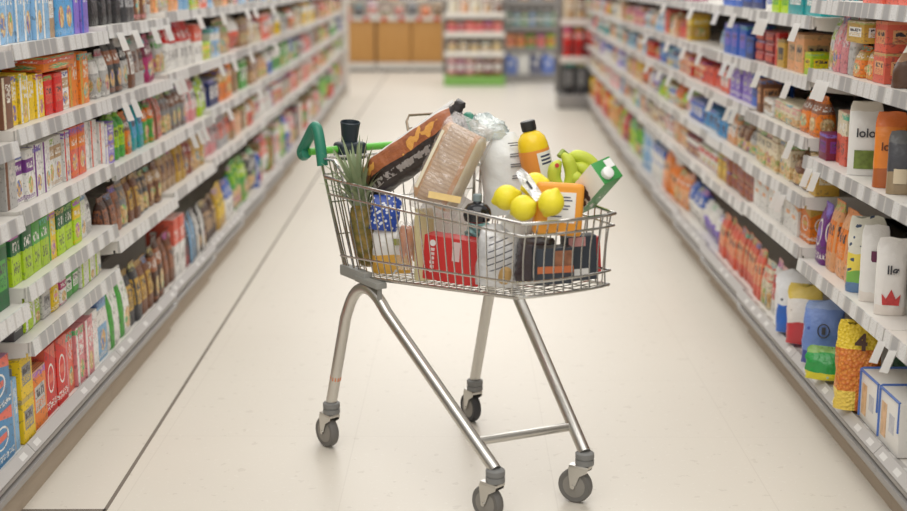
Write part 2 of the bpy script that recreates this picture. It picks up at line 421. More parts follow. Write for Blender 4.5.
# --- left, bays named from the camera
S['left', 0] = {
 4: [('gap', 0, 0, .79, 0, 0, 0), ('box', 'maroon', 'red', .10, .20, .14, 1, 1, 'label'), ('box', 'light blue', 'white', .085, .20, .14, 2, 1, 'stripe')],
 3: [('gap', 0, 0, .77, 0, 0, 0), ('box', 'brown', 'cream', .085, .135, .12, 2, 1, 'stripe'), ('box', 'yellow', 'white', .07, .135, .12, 2, 1, 'stripe')],
 2: [('gap', 0, 0, .77, 0, 0, 0), ('box', 'pale grey', 'brown', .09, .14, .12, 2, 1, 'stripe'), ('box', 'white', 'purple', .07, .14, .12, 2, 1, 'band')],
 1: [('gap', 0, 0, .70, 0, 0, 0), ('box', 'dark green', 'green', .10, .18, .14, 2, 1, 'label'), ('box', 'green', 'lime', .10, .18, .14, 2, 1, 'capped')],
 0: [('gap', 0, 0, .685, 0, 0, 0), ('box', 'steel blue', 'coral', .18, .14, .16, 1, 2, 'emblem'), ('box', 'light blue', 'silver', .05, .20, .14, 1, 1, 'stripe')]}
S['left', 1] = {
 5: [('box', 'light blue', 'white', .07, .20, .14, 4, 1, 'stripe'), ('box', 'tan', 'white', .06, .20, .14, 1, 1, 'label'), ('box', 'sky blue', 'light blue', .085, .19, .14, 2, 1, 'band'), ('box', 'violet', 'blue', .085, .19, .14, 2, 1, 'stripe'), ('bag', 'black', 'yellow', .11, .21, .08, 1, 1, 'capped')],
 4: [('box', 'yellow', 'white', .075, .125, .12, 2, 1, 'stripe'), ('box', 'red', 'coral', .082, .115, .12, 2, 1, 'label'), ('box', 'white', 'tan', .08, .115, .12, 1, 1, 'band'), ('box', 'orange', 'gold', .10, .16, .12, 2, 1, 'stripe'), ('bag', 'pale grey', 'white', .09, .16, .07, 2, 1, 'band')],
 3: [('box', 'white', 'purple', .07, .145, .10, 2, 1, 'stripe'), ('box', 'white', 'tan', .07, .145, .10, 2, 1, 'band'), ('box', 'white', 'red', .06, .15, .10, 1, 1, 'stripe'), ('box', 'coral', 'orange', .08, .155, .10, 2, 1, 'band'), ('box', 'white', 'coral', .075, .15, .10, 3, 1, 'stripe'), ('box', 'violet', 'white', .12, .07, .10, 1, 2, 'stripe')],
 2: [('box', 'lime', 'dark green', .085, .145, .12, 2, 1, 'capped'), ('box', 'lime', 'green', .075, .14, .12, 2, 1, 'capped'), ('box', 'yellow', 'green', .08, .14, .12, 1, 1, 'stripe'), ('box', 'lime', 'dark green', .08, .14, .12, 2, 1, 'capped'), ('box', 'lime', 'yellow', .08, .14, .12, 1, 1, 'band'), ('box', 'white', 'lime', .08, .14, .12, 1, 1, 'stripe'), ('bag', 'pale grey', 'white', .09, .145, .06, 1, 1, 'label')],
 1: [('box', 'charcoal', 'silver', .08, .085, .10, 1, 1, 'label'), ('packet', 'lime', 'white', .075, .09, .10, 2, 1, 'stripe'), ('packet', 'pale grey', 'grey', .08, .09, .10, 1, 1, 'label'), ('packet', 'yellow', 'pink', .07, .09, .10, 1, 1, 'emblem'), ('packet', 'white', 'magenta', .075, .09, .10, 1, 1, 'band'), ('packet', 'green', 'white', .075, .09, .10, 2, 1, 'label'), ('packet', 'white', 'lime', .08, .09, .10, 4, 1, 'stripe')],
 0: [('box', 'yellow', 'grey', .10, .125, .16, 1, 2, 'label'), ('box', 'orange', 'pale grey', .125, .17, .14, 1, 1, 'label'), ('box', 'red', 'coral', .10, .20, .16, 2, 1, 'emblem'), ('box', 'coral', 'pink', .09, .19, .16, 1, 1, 'stripe'), ('box', 'pink', 'white', .09, .185, .14, 2, 1, 'stripe'), ('box', 'white', 'pink', .09, .185, .14, 1, 1, 'stripe'), ('box', 'light blue', 'white', .105, .21, .14, 1, 1, 'band')]}
S['left', 2] = {
 4: [('bag', 'black', 'yellow', .095, .2, .08, 3, 1, 'capped'), ('bag', 'charcoal', 'silver', .09, .2, .08, 2, 1, 'label'), ('bag', 'brown', 'pink', .09, .2, .08, 2, 1, 'band'), ('bag', 'pale grey', 'brown', .09, .2, .08, 1, 1, 'label'), ('box', 'peach', 'orange', .08, .2, .1, 1, 1, 'stripe')],
 3: [('bag', 'charcoal', 'copper', .085, .19, .07, 2, 1, 'band'), ('bag', 'pale grey', 'black', .085, .19, .07, 1, 1, 'band'), ('bag', 'brown', 'white', .085, .19, .07, 1, 1, 'label'), ('bag', 'pale grey', 'brown', .085, .19, .07, 2, 1, 'label'), ('bag', 'magenta', 'maroon', .09, .18, .07, 2, 1, 'band'), ('bag', 'pale grey', 'green', .085, .18, .07, 2, 1, 'window')],
 2: [('bottle', 'green', 'lime', .085, .18, .085, 2, 1, 'label'), ('bag', 'orange', 'brown', .08, .15, .07, 1, 1, 'band'), ('bag', 'teal', 'sky blue', .095, .18, .07, 2, 1, 'label'), ('bag', 'green', 'orange', .08, .17, .07, 2, 1, 'band'), ('bag', 'coral', 'brown', .08, .19, .07, 2, 1, 'stripe'), ('bag', 'grey', 'brown', .085, .18, .07, 2, 1, 'window')],
 1: [('bag', 'dark brown', 'copper', .085, .15, .06, 2, 1, 'label'), ('bag', 'copper', 'brown', .085, .17, .06, 1, 1, 'label'), ('bag', 'grey', 'tan', .085, .17, .06, 1, 1, 'window'), ('bag', 'brown', 'gold', .085, .165, .06, 2, 1, 'label'), ('bag', 'charcoal', 'tan', .085, .16, .06, 2, 1, 'window'), ('bag', 'brown', 'tan', .085, .17, .06, 2, 1, 'band')],
 0: [('bag', 'white', 'green', .15, .24, .09, 2, 1, 'stripe'), ('bag', 'charcoal', 'gold', .09, .22, .07, 2, 1, 'label'), ('bag', 'brown', 'gold', .09, .22, .07, 2, 1, 'label'), ('bag', 'dark brown', 'copper', .09, .24, .07, 2, 1, 'band')]}
S['left', 3] = {
 4: [('bag', 'pale grey', 'tan', .1, .19, .08, 2, 1, 'band'), ('bag', 'peach', 'coral', .1, .2, .08, 2, 1, 'label'), ('bag', 'light blue', 'grey', .1, .19, .08, 2, 1, 'label'), ('box', 'lime', 'pink', .1, .16, .1, 2, 1, 'band'), ('box', 'coral', 'white', .09, .18, .1, 1, 1, 'stripe')],
 3: [('bag', 'white', 'red', .09, .2, .07, 6, 1, 'capped'), ('box', 'white', 'coral', .09, .17, .1, 2, 1, 'capped'), ('box', 'dark brown', 'tan', .08, .17, .1, 1, 1, 'label')],
 2: [('bag', 'grey', 'brown', .09, .19, .07, 3, 1, 'band'), ('bag', 'pink', 'white', .09, .19, .07, 3, 1, 'label'), ('bag', 'lime', 'white', .09, .17, .07, 2, 1, 'label'), ('bag', 'violet', 'navy', .09, .15, .07, 1, 1, 'label')],
 1: [('bag', 'tan', 'brown', .09, .17, .06, 3, 1, 'label'), ('bag', 'gold', 'brown', .09, .17, .06, 2, 1, 'label'), ('bag', 'copper', 'dark red', .09, .17, .06, 2, 1, 'band'), ('bag', 'gold', 'tan', .09, .17, .06, 3, 1, 'window')],
 0: [('bag', 'brown', 'copper', .09, .22, .07, 2, 1, 'label'), ('box', 'white', 'coral', .10, .25, .12, 2, 1, 'capped'), ('bag', 'dark red', 'black', .09, .2, .07, 1, 1, 'label'), ('bag', 'charcoal', 'light blue', .09, .22, .07, 2, 1, 'stripe'), ('bag', 'black', 'white', .09, .22, .07, 2, 1, 'stripe')]}
S['left', 4] = {
 4: [('box', 'coral', 'white', .12, .1, .1, 1, 2, 'label'), ('bag', 'light blue', 'white', .11, .18, .08, 2, 1, 'band'), ('bag', 'tan', 'black', .11, .2, .08, 2, 1, 'capped'), ('bag', 'peach', 'black', .11, .2, .08, 3, 1, 'capped')],
 3: [('packet', 'lime', 'yellow', .11, .08, .1, 2, 1, 'band'), ('box', 'light blue', 'white', .11, .14, .1, 2, 1, 'band'), ('bag', 'tan', 'green', .11, .18, .08, 4, 1, 'window')],
 2: [('box', 'navy', 'white', .13, .13, .12, 2, 1, 'label'), ('box', 'orange', 'gold', .13, .16, .12, 2, 1, 'capped'), ('box', 'orange', 'peach', .13, .18, .12, 3, 1, 'band')],
 1: [('bag', 'pink', 'silver', .1, .18, .07, 4, 1, 'label'), ('bag', 'silver', 'coral', .1, .18, .07, 3, 1, 'label'), ('bag', 'tan', 'coral', .1, .18, .07, 2, 1, 'label')],
 0: [('bag', 'dark brown', 'tan', .11, .2, .08, 3, 1, 'label'), ('bag', 'gold', 'yellow', .13, .22, .08, 2, 1, 'label'), ('bag', 'white', 'blue', .13, .22, .08, 2, 1, 'capped')]}
# --- right
S['right', 0] = {
 4: [('gap', 0, 0, .82, 0, 0, 0), ('box', 'coral', 'red', .10, .12, .12, 1, 1, 'label')],
 2: [('gap', 0, 0, .80, 0, 0, 0), ('jar', 'sky blue', 'white', .10, .14, .10, 1, 1, 'label')],
 1: [('gap', 0, 0, .78, 0, 0, 0), ('bag', 'peach', 'pink', .13, .17, .10, 1, 1, 'window')]}
S['right', 1] = {
 4: [('box', 'coral', 'red', .11, .10, .12, 4, 1, 'label')],
 3: [('gap', 0, 0, .27, 0, 0, 0), ('box', 'coral', 'peach', .11, .085, .12, 1, 2, 'label'), ('bag', 'orange', 'gold', .105, .10, .07, 2, 1, 'band'), ('bag', 'pale grey', 'maroon', .07, .172, .07, 1, 1, 'stripe'), ('bag', 'pink', 'magenta', .08, .172, .07, 2, 1, 'stripe'), ('bag', 'white', 'lime', .06, .17, .07, 1, 1, 'window'), ('box', 'lime', 'white', .08, .085, .08, 1, 2, 'label')],
 2: [('gap', 0, 0, .66, 0, 0, 0), ('box', 'coral', 'cream', .065, .165, .06, 2, 1, 'capped', .04), ('box', 'maroon', 'purple', .10, .085, .08, 1, 1, 'label', .02), ('bag', 'orange', 'copper', .13, .143, .08, 2, 1, 'band', .014)],
 1: [('gap', 0, 0, .475, 0, 0, 0), ('bag', 'peach', 'orange', .105, .225, .08, 3, 1, 'label'), ('bag', 'purple', 'violet', .10, .20, .08, 1, 1, 'emblem', .014)],
 0: []}
S['right', 2] = {
 5: [('gap', 0, 0, .06, 0, 0, 0), ('box', 'teal', 'white', .22, .12, .12, 2, 1, 'label'), ('box', 'lime', 'green', .12, .10, .12, 2, 1, 'label'), ('box', 'white', 'blue', .12, .1, .12, 1, 1, 'label')],
 4: [('gap', 0, 0, .13, 0, 0, 0), ('box', 'lime', 'yellow', .09, .075, .07, 1, 1, 'label'), ('box', 'peach', 'tan', .12, .13, .10, 2, 1, 'label'), ('gap', 0, 0, .03, 0, 0, 0), ('box', 'gold', 'charcoal', .11, .10, .10, 1, 1, 'label'), ('box', 'red', 'coral', .06, .12, .10, 1, 1, 'stripe'), ('packet', 'dark red', 'coral', .15, .04, .11, 2, 3, 'label')],
 3: [('packet', 'cream', 'pink', .095, .075, .10, 4, 1, 'window'), ('packet', 'white', 'tan', .095, .065, .10, 2, 1, 'label'), ('box', 'brown', 'peach', .07, .13, .08, 1, 1, 'label'), ('box', 'peach', 'brown', .10, .135, .08, 1, 1, 'stripe'), ('box', 'tan', 'brown', .10, .13, .08, 1, 1, 'label')],
 2: [('box', 'gold', 'cream', .09, .14, .08, 1, 1, 'label'), ('bag', 'brown', 'tan', .12, .12, .10, 2, 1, 'window'), ('box', 'cream', 'tan', .095, .13, .08, 3, 1, 'window'), ('box', 'cream', 'charcoal', .095, .135, .08, 3, 1, 'window')],
 1: [('gap', 0, 0, .05, 0, 0, 0), ('box', 'orange', 'gold', .13, .12, .08, 1, 1, 'emblem'), ('box', 'white', 'peach', .12, .115, .10, 6, 1, 'emblem')],
 0: [('gap', 0, 0, .40, 0, 0, 0), ('bag', 'white', 'red', .09, .21, .06, 2, 1, 'label'), ('bag', 'cream', 'coral', .07, .19, .06, 2, 1, 'window'), ('bag', 'coral', 'peach', .07, .20, .06, 7, 1, 'label')]}
S['right', 3] = {
 5: [('box', 'navy', 'blue', .2, .09, .12, 2, 1, 'label'), ('box', 'blue', 'white', .15, .1, .12, 3, 1, 'label')],
 4: [('box', 'navy', 'blue', .15, .09, .12, 1, 1, 'label'), ('box', 'blue', 'violet', .15, .13, .12, 3, 1, 'label'), ('bag', 'pale grey', 'light blue', .1, .12, .08, 2, 1, 'label')],
 3: [('box', 'blue', 'navy', .13, .14, .14, 1, 1, 'label'), ('box', 'violet', 'pale grey', .12, .14, .12, 4, 1, 'emblem'), ('packet', 'coral', 'white', .11, .1, .1, 2, 1, 'label')],
 2: [('bag', 'pale grey', 'black', .11, .11, .08, 2, 1, 'window'), ('bag', 'brown', 'tan', .11, .12, .08, 2, 1, 'window'), ('bag', 'peach', 'white', .11, .13, .08, 2, 1, 'label'), ('packet', 'sky blue', 'navy', .1, .08, .1, 2, 1, 'label')],
 1: [('packet', 'copper', 'dark red', .10, .062, .10, 6, 2, 'label'), ('box', 'gold', 'yellow', .11, .11, .09, 2, 1, 'label')],
 0: [('bag', 'coral', 'peach', .08, .20, .07, 5, 1, 'label'), ('pillow', 'violet', 'white', .12, .17, .09, 4, 1, 'capped')]}
S['right', 4] = {
 3: [('packet', 'coral', 'red', .12, .09, .1, 3, 1, 'label'), ('packet', 'red', 'peach', .12, .1, .1, 4, 1, 'band')],
 2: [('packet', 'sky blue', 'navy', .13, .09, .1, 3, 1, 'label'), ('packet', 'blue', 'white', .13, .1, .1, 3, 1, 'label'), ('box', 'white', 'coral', .11, .1, .1, 1, 1, 'label')],
 1: [('packet', 'white', 'red', .12, .09, .1, 4, 1, 'band'), ('packet', 'maroon', 'white', .12, .1, .1, 3, 1, 'band')],
 0: [('pillow', 'white', 'blue', .15, .20, .10, 3, 1, 'capped'), ('pillow', 'blue', 'white', .15, .21, .10, 3, 1, 'label')]}
def auto(side, i):
    far = i >= 9
    w0 = .20 if far else (.15 if i >= 6 else .125)
    pools = {'left': {4: 'tan black,peach brown,cream tan,white coral,light blue white,pink white,pale grey brown', 3: 'yellow white,tan brown,peach white,cream tan,pale grey black,gold white,coral white',
                      2: 'lime green,pink coral,tan brown,green white,blue white,pale grey silver,peach tan,charcoal silver', 1: 'pale grey tan,violet white,coral white,peach tan,green lime,cream brown,white pink',
                      0: 'green lime,charcoal white,blue white,pink white,tan brown,white coral,copper tan,red green'},
             'right': {5: 'pink white,gold black,peach coral,navy white,magenta white,charcoal white', 4: 'gold yellow,pink magenta,peach tan,charcoal peach,cream white,light blue white,coral red',
                       3: 'coral red,peach white,blue sky_blue,red gold,teal white,light_blue navy,orange white', 2: 'gold yellow,red white,lime green,orange red,white blue,cream tan,violet white',
                       1: 'white red,cream maroon,pink white,peach tan,lime white,light_blue white', 0: ''}}
    base_r = {5: 'orange peach,blue white,peach orange', 6: 'blue white,sky_blue white,white blue', 7: 'lime green,lime yellow,green lime', 8: 'lime green,dark_red red,red coral', 9: 'red coral,gold orange,coral gold', 10: 'orange gold,gold yellow,red orange'}
    lv = levels(side, i); zs = [.177] + lv + [1.5]
    for k in range(len(lv) + 1):
        gap = zs[k + 1] - zs[k] - .055
        pool = pools[side].get(k, '') or base_r.get(min(i, 10), 'coral white,gold orange')
        pool = [p.rsplit(' ', 1) if '_' not in p else p.split(' ') for p in pool.split(',')]
        spec = []; y = 0
        while y < PITCH - .1:
            c, a = [x.replace('_', ' ') for x in rnd.choice(pool)]
            kind = rnd.choice(['box', 'box', 'bag', 'bag', 'pillow', 'jar', 'bottle', 'brick'] if gap > .14 else ['box', 'packet', 'packet', 'bag', 'brick'])
            n = rnd.choice([1, 2, 2, 3]); w = w0 * rnd.uniform(.85, 1.1); h = min(gap * rnd.uniform(.72, .98), .26)
            w = round(w / .02) * .02; h = round(h / .02) * .02
            if kind in ('jar', 'bottle', 'can'): w = min(w, .11)
            spec.append((kind, c, a, w, h, w if kind in ('jar', 'bottle') else .10, n, 1, rnd.choice(['band', 'label', 'label', 'window', 'stripe', 'capped', 'emblem']))); y += n * w
        yield k, spec
for sd in ('left', 'right'):
    for i in range(NB[sd]):
        given = S.get((sd, i), {})
        if i >= 4:
            for k, sp in auto(sd, i):
                if k in given or (sd, i, k) in carry: continue
                fill(sd, i, k, sp)
        for k in range(len(levels(sd, i)) + 1):
            if k in given or (sd, i, k) in carry: fill_near(sd, i, k, given.get(k, []))
# orange outer carton lying on the red boxes, fourth shelf up of the second left bay
put_pack('box', 'orange', 'coral', .30, .042, .12, 'band', TR(-1.236, 3.903, 1.0325 + .127), 'long flat orange carton lying across the red and yellow boxes', None)

# ------------------------------------------------------------------ hand-made packs on the right, second bay
def face_cam(x, y, z, rz): return TR(x, y, z, 0, 0, rz)     # pack fronts look along local -Y
def soft_bag(name, w, h, d, m, T, label, cat, group=None, lean=0., top=.93, n=28, wr=.05, seed=0, neck=None):
    """soft upright bag, width along x, depth along y"""
    rg = random.Random(seed); b = MB().mat(m); R = []; K = 14
    for k in range(K + 1):
        t = k / K
        if neck: a = 1 if t < neck else max(.2, 1 - (t - neck) / (1 - neck) * .85); wa = a if t >= neck else 1
        else: a = 1 if t < .5 else max(.05, 1 - ((t - .5) / .45) ** 1.6); wa = 1
        a *= (.86 + .14 * min(1, t / .08)); ring = []; wa *= 1 - .16 * max(0., (t - .84) / .16) ** 2 if not neck else 1
        for p in srect(1, 1, 0, n, 2.9):
            f = 1 + wr * math.sin(p[0] * 9 + t * 11 + seed) * math.sin(p[1] * 8 - t * 7 + 2 * seed) + rg.uniform(-wr, wr) * .35
            ring.append((p[1] * w * wa * f, p[0] * d * a * f + lean * t * t, h * t + (t ** 4) * h * wr * .5 * math.sin(p[1] * 7 + seed * 1.7)))
        R.append(ring)
    b.loft(R); o = b.build(name, T=T); return tag(o, label, cat, group)
def patch(par, m, x0, x1, z0, z1, y, name, curve=0., T=None):
    """thin printed patch lying on the front of a pack"""
    b = MB().mat(m); N = 8; vs = []; fs = []
    for i in range(N + 1):
        t = i / N; x = x0 + (x1 - x0) * t; yy = y + curve * (2 * t - 1) ** 2
        vs += [(x, yy, z0), (x, yy, z1)]
    for i in range(N): fs.append([2 * i, 2 * i + 2, 2 * i + 3, 2 * i + 1])
    b.add(vs, fs); return b.build(name, par, T)

def bag_mat(name, stops, blotch=None, thr=.6, bs=.6, scale=16, rough=.32):
    """bag print in horizontal zones; stops: (height fraction, colour)"""
    t = NT(name); tc = t.n('ShaderNodeTexCoord'); sep = t.n('ShaderNodeSeparateXYZ'); t.set(sep.inputs[0], tc.outputs['Generated'])
    z = t.math('ADD', sep.outputs[2], t.mul(t.math('SUBTRACT', t.noise(tc.outputs['Object'], 18, 2), .5), .12))
    col = stops[0][1]
    for h, c in stops[1:]: col = t.mix(t.gt(z, h), col, c)
    if blotch: col = t.mix(t.gt(t.noise(tc.outputs['Object'], scale, 2), thr), col, blotch)
    t.bsdf(col, rough, 0., .5, bump=t.noise(tc.outputs['Object'], 22, 4), bs=bs, bd=.012); return t.m

ZR2, ZR1, ZR0 = .849, .506, .1775
RB = 'bags on the right-hand shelves'
w1 = bag_mat('matt white bag', [(0, (.80, .79, .76)), (.87, (.66, .62, .54))], bs=.4)
g1 = plain('leaf print', (.16, .22, .04), .5, vary=.7, scale=60)
o = soft_bag('foil_bag', .095, .215, .055, w1, TR(1.189, 3.925, ZR2, 0, 0, -14), 'white foil bag lettered lolo above a green olive print, beside the orange bag', 'bag', seed=3, wr=.02)
text_mesh('lolo', .036, M['ink'], o, TR(0, -.0295, .125, 90, 0, 0), bold=.0006)
patch(o, g1, -.030, .034, .02, .075, -.0305, 'olive_print', .004)
patch(o, plain('pink print', (.62, .13, .25)), .034, .047, .09, .108, -.0275, 'pink_roundel', .001)
o = soft_bag('foil_bag', .085, .21, .055, bag_mat('orange lolo bag', [(0, (.45, .12, .03)), (.25, (.80, .24, .03)), (.8, (.72, .17, .03))]), TR(1.186, 3.68, ZR2, 0, 0, -18), 'orange foil bag lettered lolo with copper lower edge, beside the white bag', 'bag', seed=4, wr=.02)
text_mesh('lolo', .032, plain('brown ink', (.16, .05, .02)), o, TR(0, -.0295, .115, 90, 0, 0), bold=.0005)
o = soft_bag('foil_bag', .075, .17, .05, bag_mat('charcoal bag', [(0, (.34, .25, .15)), (.35, (.07, .07, .08)), (.8, (.12, .12, .12))]), TR(1.183, 3.565, ZR2, 0, 0, -18), 'charcoal foil bag with a cream dog print at the end of the shelf', 'bag', seed=5, wr=.02)
patch(o, plain('cream print', (.72, .60, .42)), -.02, .015, .03, .07, -.028, 'cream_print', .003)
# brown and white triangular pouch near the end of the shelf above
o = soft_bag('snack_bag', .12, .155, .06, bag_mat('white brown pouch', [(0, (.10, .05, .03)), (.45, (.30, .16, .08)), (.6, (.78, .73, .62))], (.70, .62, .48), .62), TR(1.205, 3.565, 1.133, 0, 0, -15), 'white and brown pouch with a narrowed top at the end of the shelf', 'bag', seed=6, neck=.3)
put_pack('box', 'gold', 'white', .17, .062, .10, 'label', TR(1.19, 3.925, 1.133 + .103, 0, 0, 180), 'mustard box with white front laid on the orange bags', None)
# white bread bags lettered llo on the lower shelf
wb = bag_mat('white flour bag', [(0, (.78, .72, .66)), (.12, (.82, .80, .77))], bs=.5); pl = plain('plum print', (.13, .02, .07)); rd = plain('red print', (.55, .05, .05), vary=.4, scale=70)
for k, (x, y, rz) in enumerate(((1.187, 3.755, -14), (1.187, 3.60, -14))):
    o = soft_bag('flour_bag', (.078, .084)[k], (.222, .215)[k], .056, wb, TR(x, y, ZR1, 0, 0, rz), ('tall white bag with a plum label beside the patterned bag', 'tall white bag lettered llo with a red crown print at the front of the shelf')[k], 'bag', 'white bags on the right-hand lower shelf', seed=8 + k, wr=.02)
    if k == 0: patch(o, pl, -.012, .026, .118, .150, -.0285, 'plum_label', .002)
    else:
        text_mesh('llø', .034, M['ink'], o, TR(.002, -.0300, .128, 90, 0, 0), bold=.0006)
        b = MB().mat(rd)     # crown print: band with three points
        b.add([(-.022, -.0300, .03), (.022, -.0300, .03), (.025, -.0300, .062), (.013, -.0300, .048), (0, -.0300, .075), (-.013, -.0300, .048), (-.025, -.0300, .062)], [[0, 1, 2, 3, 4, 5, 6]]); b.build('crown_print', o)
o = soft_bag('snack_bag', .105, .225, .06, bag_mat('patterned bag', [(0, (.12, .22, .40)), (.12, (.20, .46, .08)), (.28, (.82, .66, .10)), (.52, (.74, .72, .62))], (.06, .09, .16), .66, scale=38), TR(1.196, 3.868, ZR1, 0, 0, -14), 'patterned white and yellow bag with green lower edge beside the white bags', 'bag', seed=11)
# bottom deck
spec = [('white_blue', 1.205, 4.725, .105, .20, [(0, (.80, .80, .80))], (.08, .28, .10), 'white bag with green print and a folded top on the bottom deck', 12),
        ('blue', 1.20, 4.63, .125, .215, [(0, (.03, .14, .55)), (.45, (.75, .76, .78))], (.05, .06, .10), 'bag with royal blue lower half and white speckled top on the bottom deck', 13),
        ('red', 1.195, 4.485, .115, .20, [(0, (.55, .05, .06)), (.35, (.80, .76, .72)), (.75, (.70, .52, .10))], (.15, .07, .05), 'white bag with red lower edge and yellow top on the bottom deck', 14),
        ('periwinkle', 1.195, 4.24, .125, .205, [(0, (.05, .07, .30)), (.2, (.16, .26, .60)), (.85, (.28, .38, .66))], (.06, .10, .40), 'periwinkle blue bag with a round dark emblem on the bottom deck', 15)]
for nm, x, y, w, h, st, bl, lab, sd in spec:
    o = soft_bag('snack_bag', w, h, .075, bag_mat(nm + ' bag', st, bl, .66, .8), TR(x - .022, y - .05, .1895, -3, 0, -22), lab, 'bag', seed=sd, wr=.07)
    if nm == 'periwinkle':
        b = MB().mat(M['ink']).tube([(.018 * math.cos(a), 0, .022 * math.sin(a)) for a in [k * PI / 10 for k in range(20)]], .0022, 6, True); b.build('round_emblem', o, TR(.005, -.046, .115))
        b = MB().mat(M['ink']).box((-.006, -.001, -.012), (.006, .001, .012)); b.build('emblem_bar', o, TR(.005, -.046, .115))
o = soft_bag('snack_bag', .115, .10, .065, bag_mat('green shiny bag', [(0, (.70, .62, .03)), (.22, (.03, .33, .07)), (.8, (.25, .45, .12))], (.5, .7, .5), .68, 1., rough=.2), TR(1.137, 4.02, .1885, -3, 0, -20), 'small shiny green bag with yellow base leaning on the orange net', 'bag', seed=21, wr=.09)
def net_mat():
    t = NT('orange net bag'); tc = t.n('ShaderNodeTexCoord'); sep = t.n('ShaderNodeSeparateXYZ'); t.set(sep.inputs[0], tc.outputs['Generated'])
    v = t.n('ShaderNodeTexVoronoi'); t.set(v.inputs['Vector'], tc.outputs['Object']); v.inputs['Scale'].default_value = 105
    col = t.mix(t.math('MULTIPLY', v.outputs['Distance'], 1.3), (.85, .35, .06), (.62, .15, .02))
    col = t.mix(t.gt(sep.outputs[2], .68), col, (.83, .60, .04)); col = t.mix(t.mul(t.lt(sep.outputs[2], .22), t.lt(sep.outputs[0], .45)), col, (.85, .62, .10))
    t.bsdf(col, .4, bump=v.outputs['Distance'], bs=.6, bd=.01); return t.m
o = soft_bag('snack_bag', .125, .258, .080, net_mat(), TR(1.152, 3.735, .1880, 0, 0, -12), 'tall orange bag with a yellow top marked 4 on the bottom deck', 'bag', seed=22, wr=.08)
text_mesh('4', .066, plain('dark brown ink', (.07, .03, .02)), o, TR(.002, -.0395, .205, 74, 0, 0), bold=.0025)
o = soft_bag('snack_bag', .10, .17, .06, bag_mat('dark green bag', [(0, (.01, .07, .02))], (.04, .16, .05), .6, 1.), TR(1.30, 3.72, ZR0, 0, 0, -14), 'dark green bag standing behind the white cartons on the bottom deck', 'bag', seed=23)
# white cartons with blue edges
bl = plain('carton blue', (.08, .17, .50))
for k, (y, h) in enumerate(((3.600, .145), (3.42, .15))):
    root = empty('cardboard_carton', TR(1.222, y, ZR0 + .0005), ('white carton with blue edges next to the orange bag', 'white carton with blue end panel closest to the camera')[k], 'box', 'white cartons on the right-hand bottom deck')
    MB().mat(plain('carton white', (.78, .76, .72), .4)).box((-.075, -.085, .0005), (.10, .085, h), .003).build('carton_body', root)
    MB().mat(bl).tube([(-.0755, .0795, .006), (-.0755, .0795, h), (-.070, .0795, h + .0008), (.095, .0795, h + .0008)], .0045, 6).build('blue_edge', root)
    MB().mat(bl).tube([(-.0755, -.0795, h * .45), (-.0755, -.0795, h), (-.0755, .075, h - .003)], .004, 6).build('blue_edge', root)
    m = MB().mat(plain('carton tan print', (.66, .42, .24), .5, vary=.5, scale=40)); m.box((-.0762, .02, .02), (-.0748, .062, h - .035)); m.build('tan_print', root)
    m = MB().mat(plain('carton grey print', (.52, .52, .55), .5, vary=.3, scale=60)); m.box((-.0762, -.045, .05), (-.0748, -.005, h - .05)); m.build('grey_print', root)
    if k: MB().mat(bl).box((-.02, -.0862, .02), (.08, -.0848, h - .04)).build('blue_panel', root)

# ------------------------------------------------------------------ price flags clipped under the strips
fm = MB().mat(M['paper white']); fp_ = [(0, 0), (.021, .002), (.042, -.056), (.020, -.060)]
fm.add([(x, y, z) for y in (-.0006, .0006) for x, z in fp_], [[0, 1, 2, 3], [7, 6, 5, 4], [0, 4, 5, 1], [1, 5, 6, 2], [2, 6, 7, 3], [3, 7, 4, 0]])
flag_me = fm.mesh('price_flag', False)
FL = {'left': {2: [(4, .10), (4, .32), (4, .62), (4, .86), (3, .12), (3, .25)], 3: [(3, .05), (3, .16), (2, .35), (2, .5), (2, .62), (4, .6)], 4: [(4, .3), (3, .2), (3, .6), (2, .4)], 5: [(4, .2), (4, .5), (3, .3), (2, .6)], 6: [(4, .4), (3, .5)]},
      'right': {0: [(1, .965), (1, .87)], 1: [(3, .78), (3, .70), (2, .85), (2, .75)], 2: [(5, .12), (5, .62), (5, .72), (4, .2), (4, .7), (2, .28), (2, .2), (3, .12)], 3: [(5, .3), (5, .7), (4, .28), (4, .45), (3, .2), (3, .32), (3, .75)], 4: [(4, .2), (4, .7), (3, .4), (5, .5)], 5: [(4, .4), (3, .3), (3, .7), (5, .6)], 6: [(4, .5), (3, .4)]}}
for sd, d in FL.items():
    sg = 1 if sd == 'left' else -1
    for i, L in d.items():
        cnt = {}
        for lv, f in sorted(L):
            if lv > len(levels(sd, i)): continue
            cnt[lv] = cnt.get(lv, 0) + 1
            o = bpy.data.objects.new('hanging_price_flag', flag_me); C.objects.link(o)
            o.matrix_local = TR(lipx(sd, i) + sg * .0050, Y0 + PITCH * i + max(.03, f * PITCH), levels(sd, i)[lv - 1] - .012, 0, 0, (0 if sg == 1 else 180))
            tag(o, f'white price flag, {ORD[cnt[lv] - 1]} along under {ORD[lv]} shelf up of {ORD[i]} {sd} bay', 'price flag', 'white price flags')

# ------------------------------------------------------------------ far end of the aisle
YL = Y0 + PITCH * 15
o = tag(MB().mat(M['post white']).box((-1.84, YL + .005, 0), (-1.40, YL + .045, 1.85), .004).build('upright_panel'), 'white end panel closing the left shelving at its far end', 'end panel')
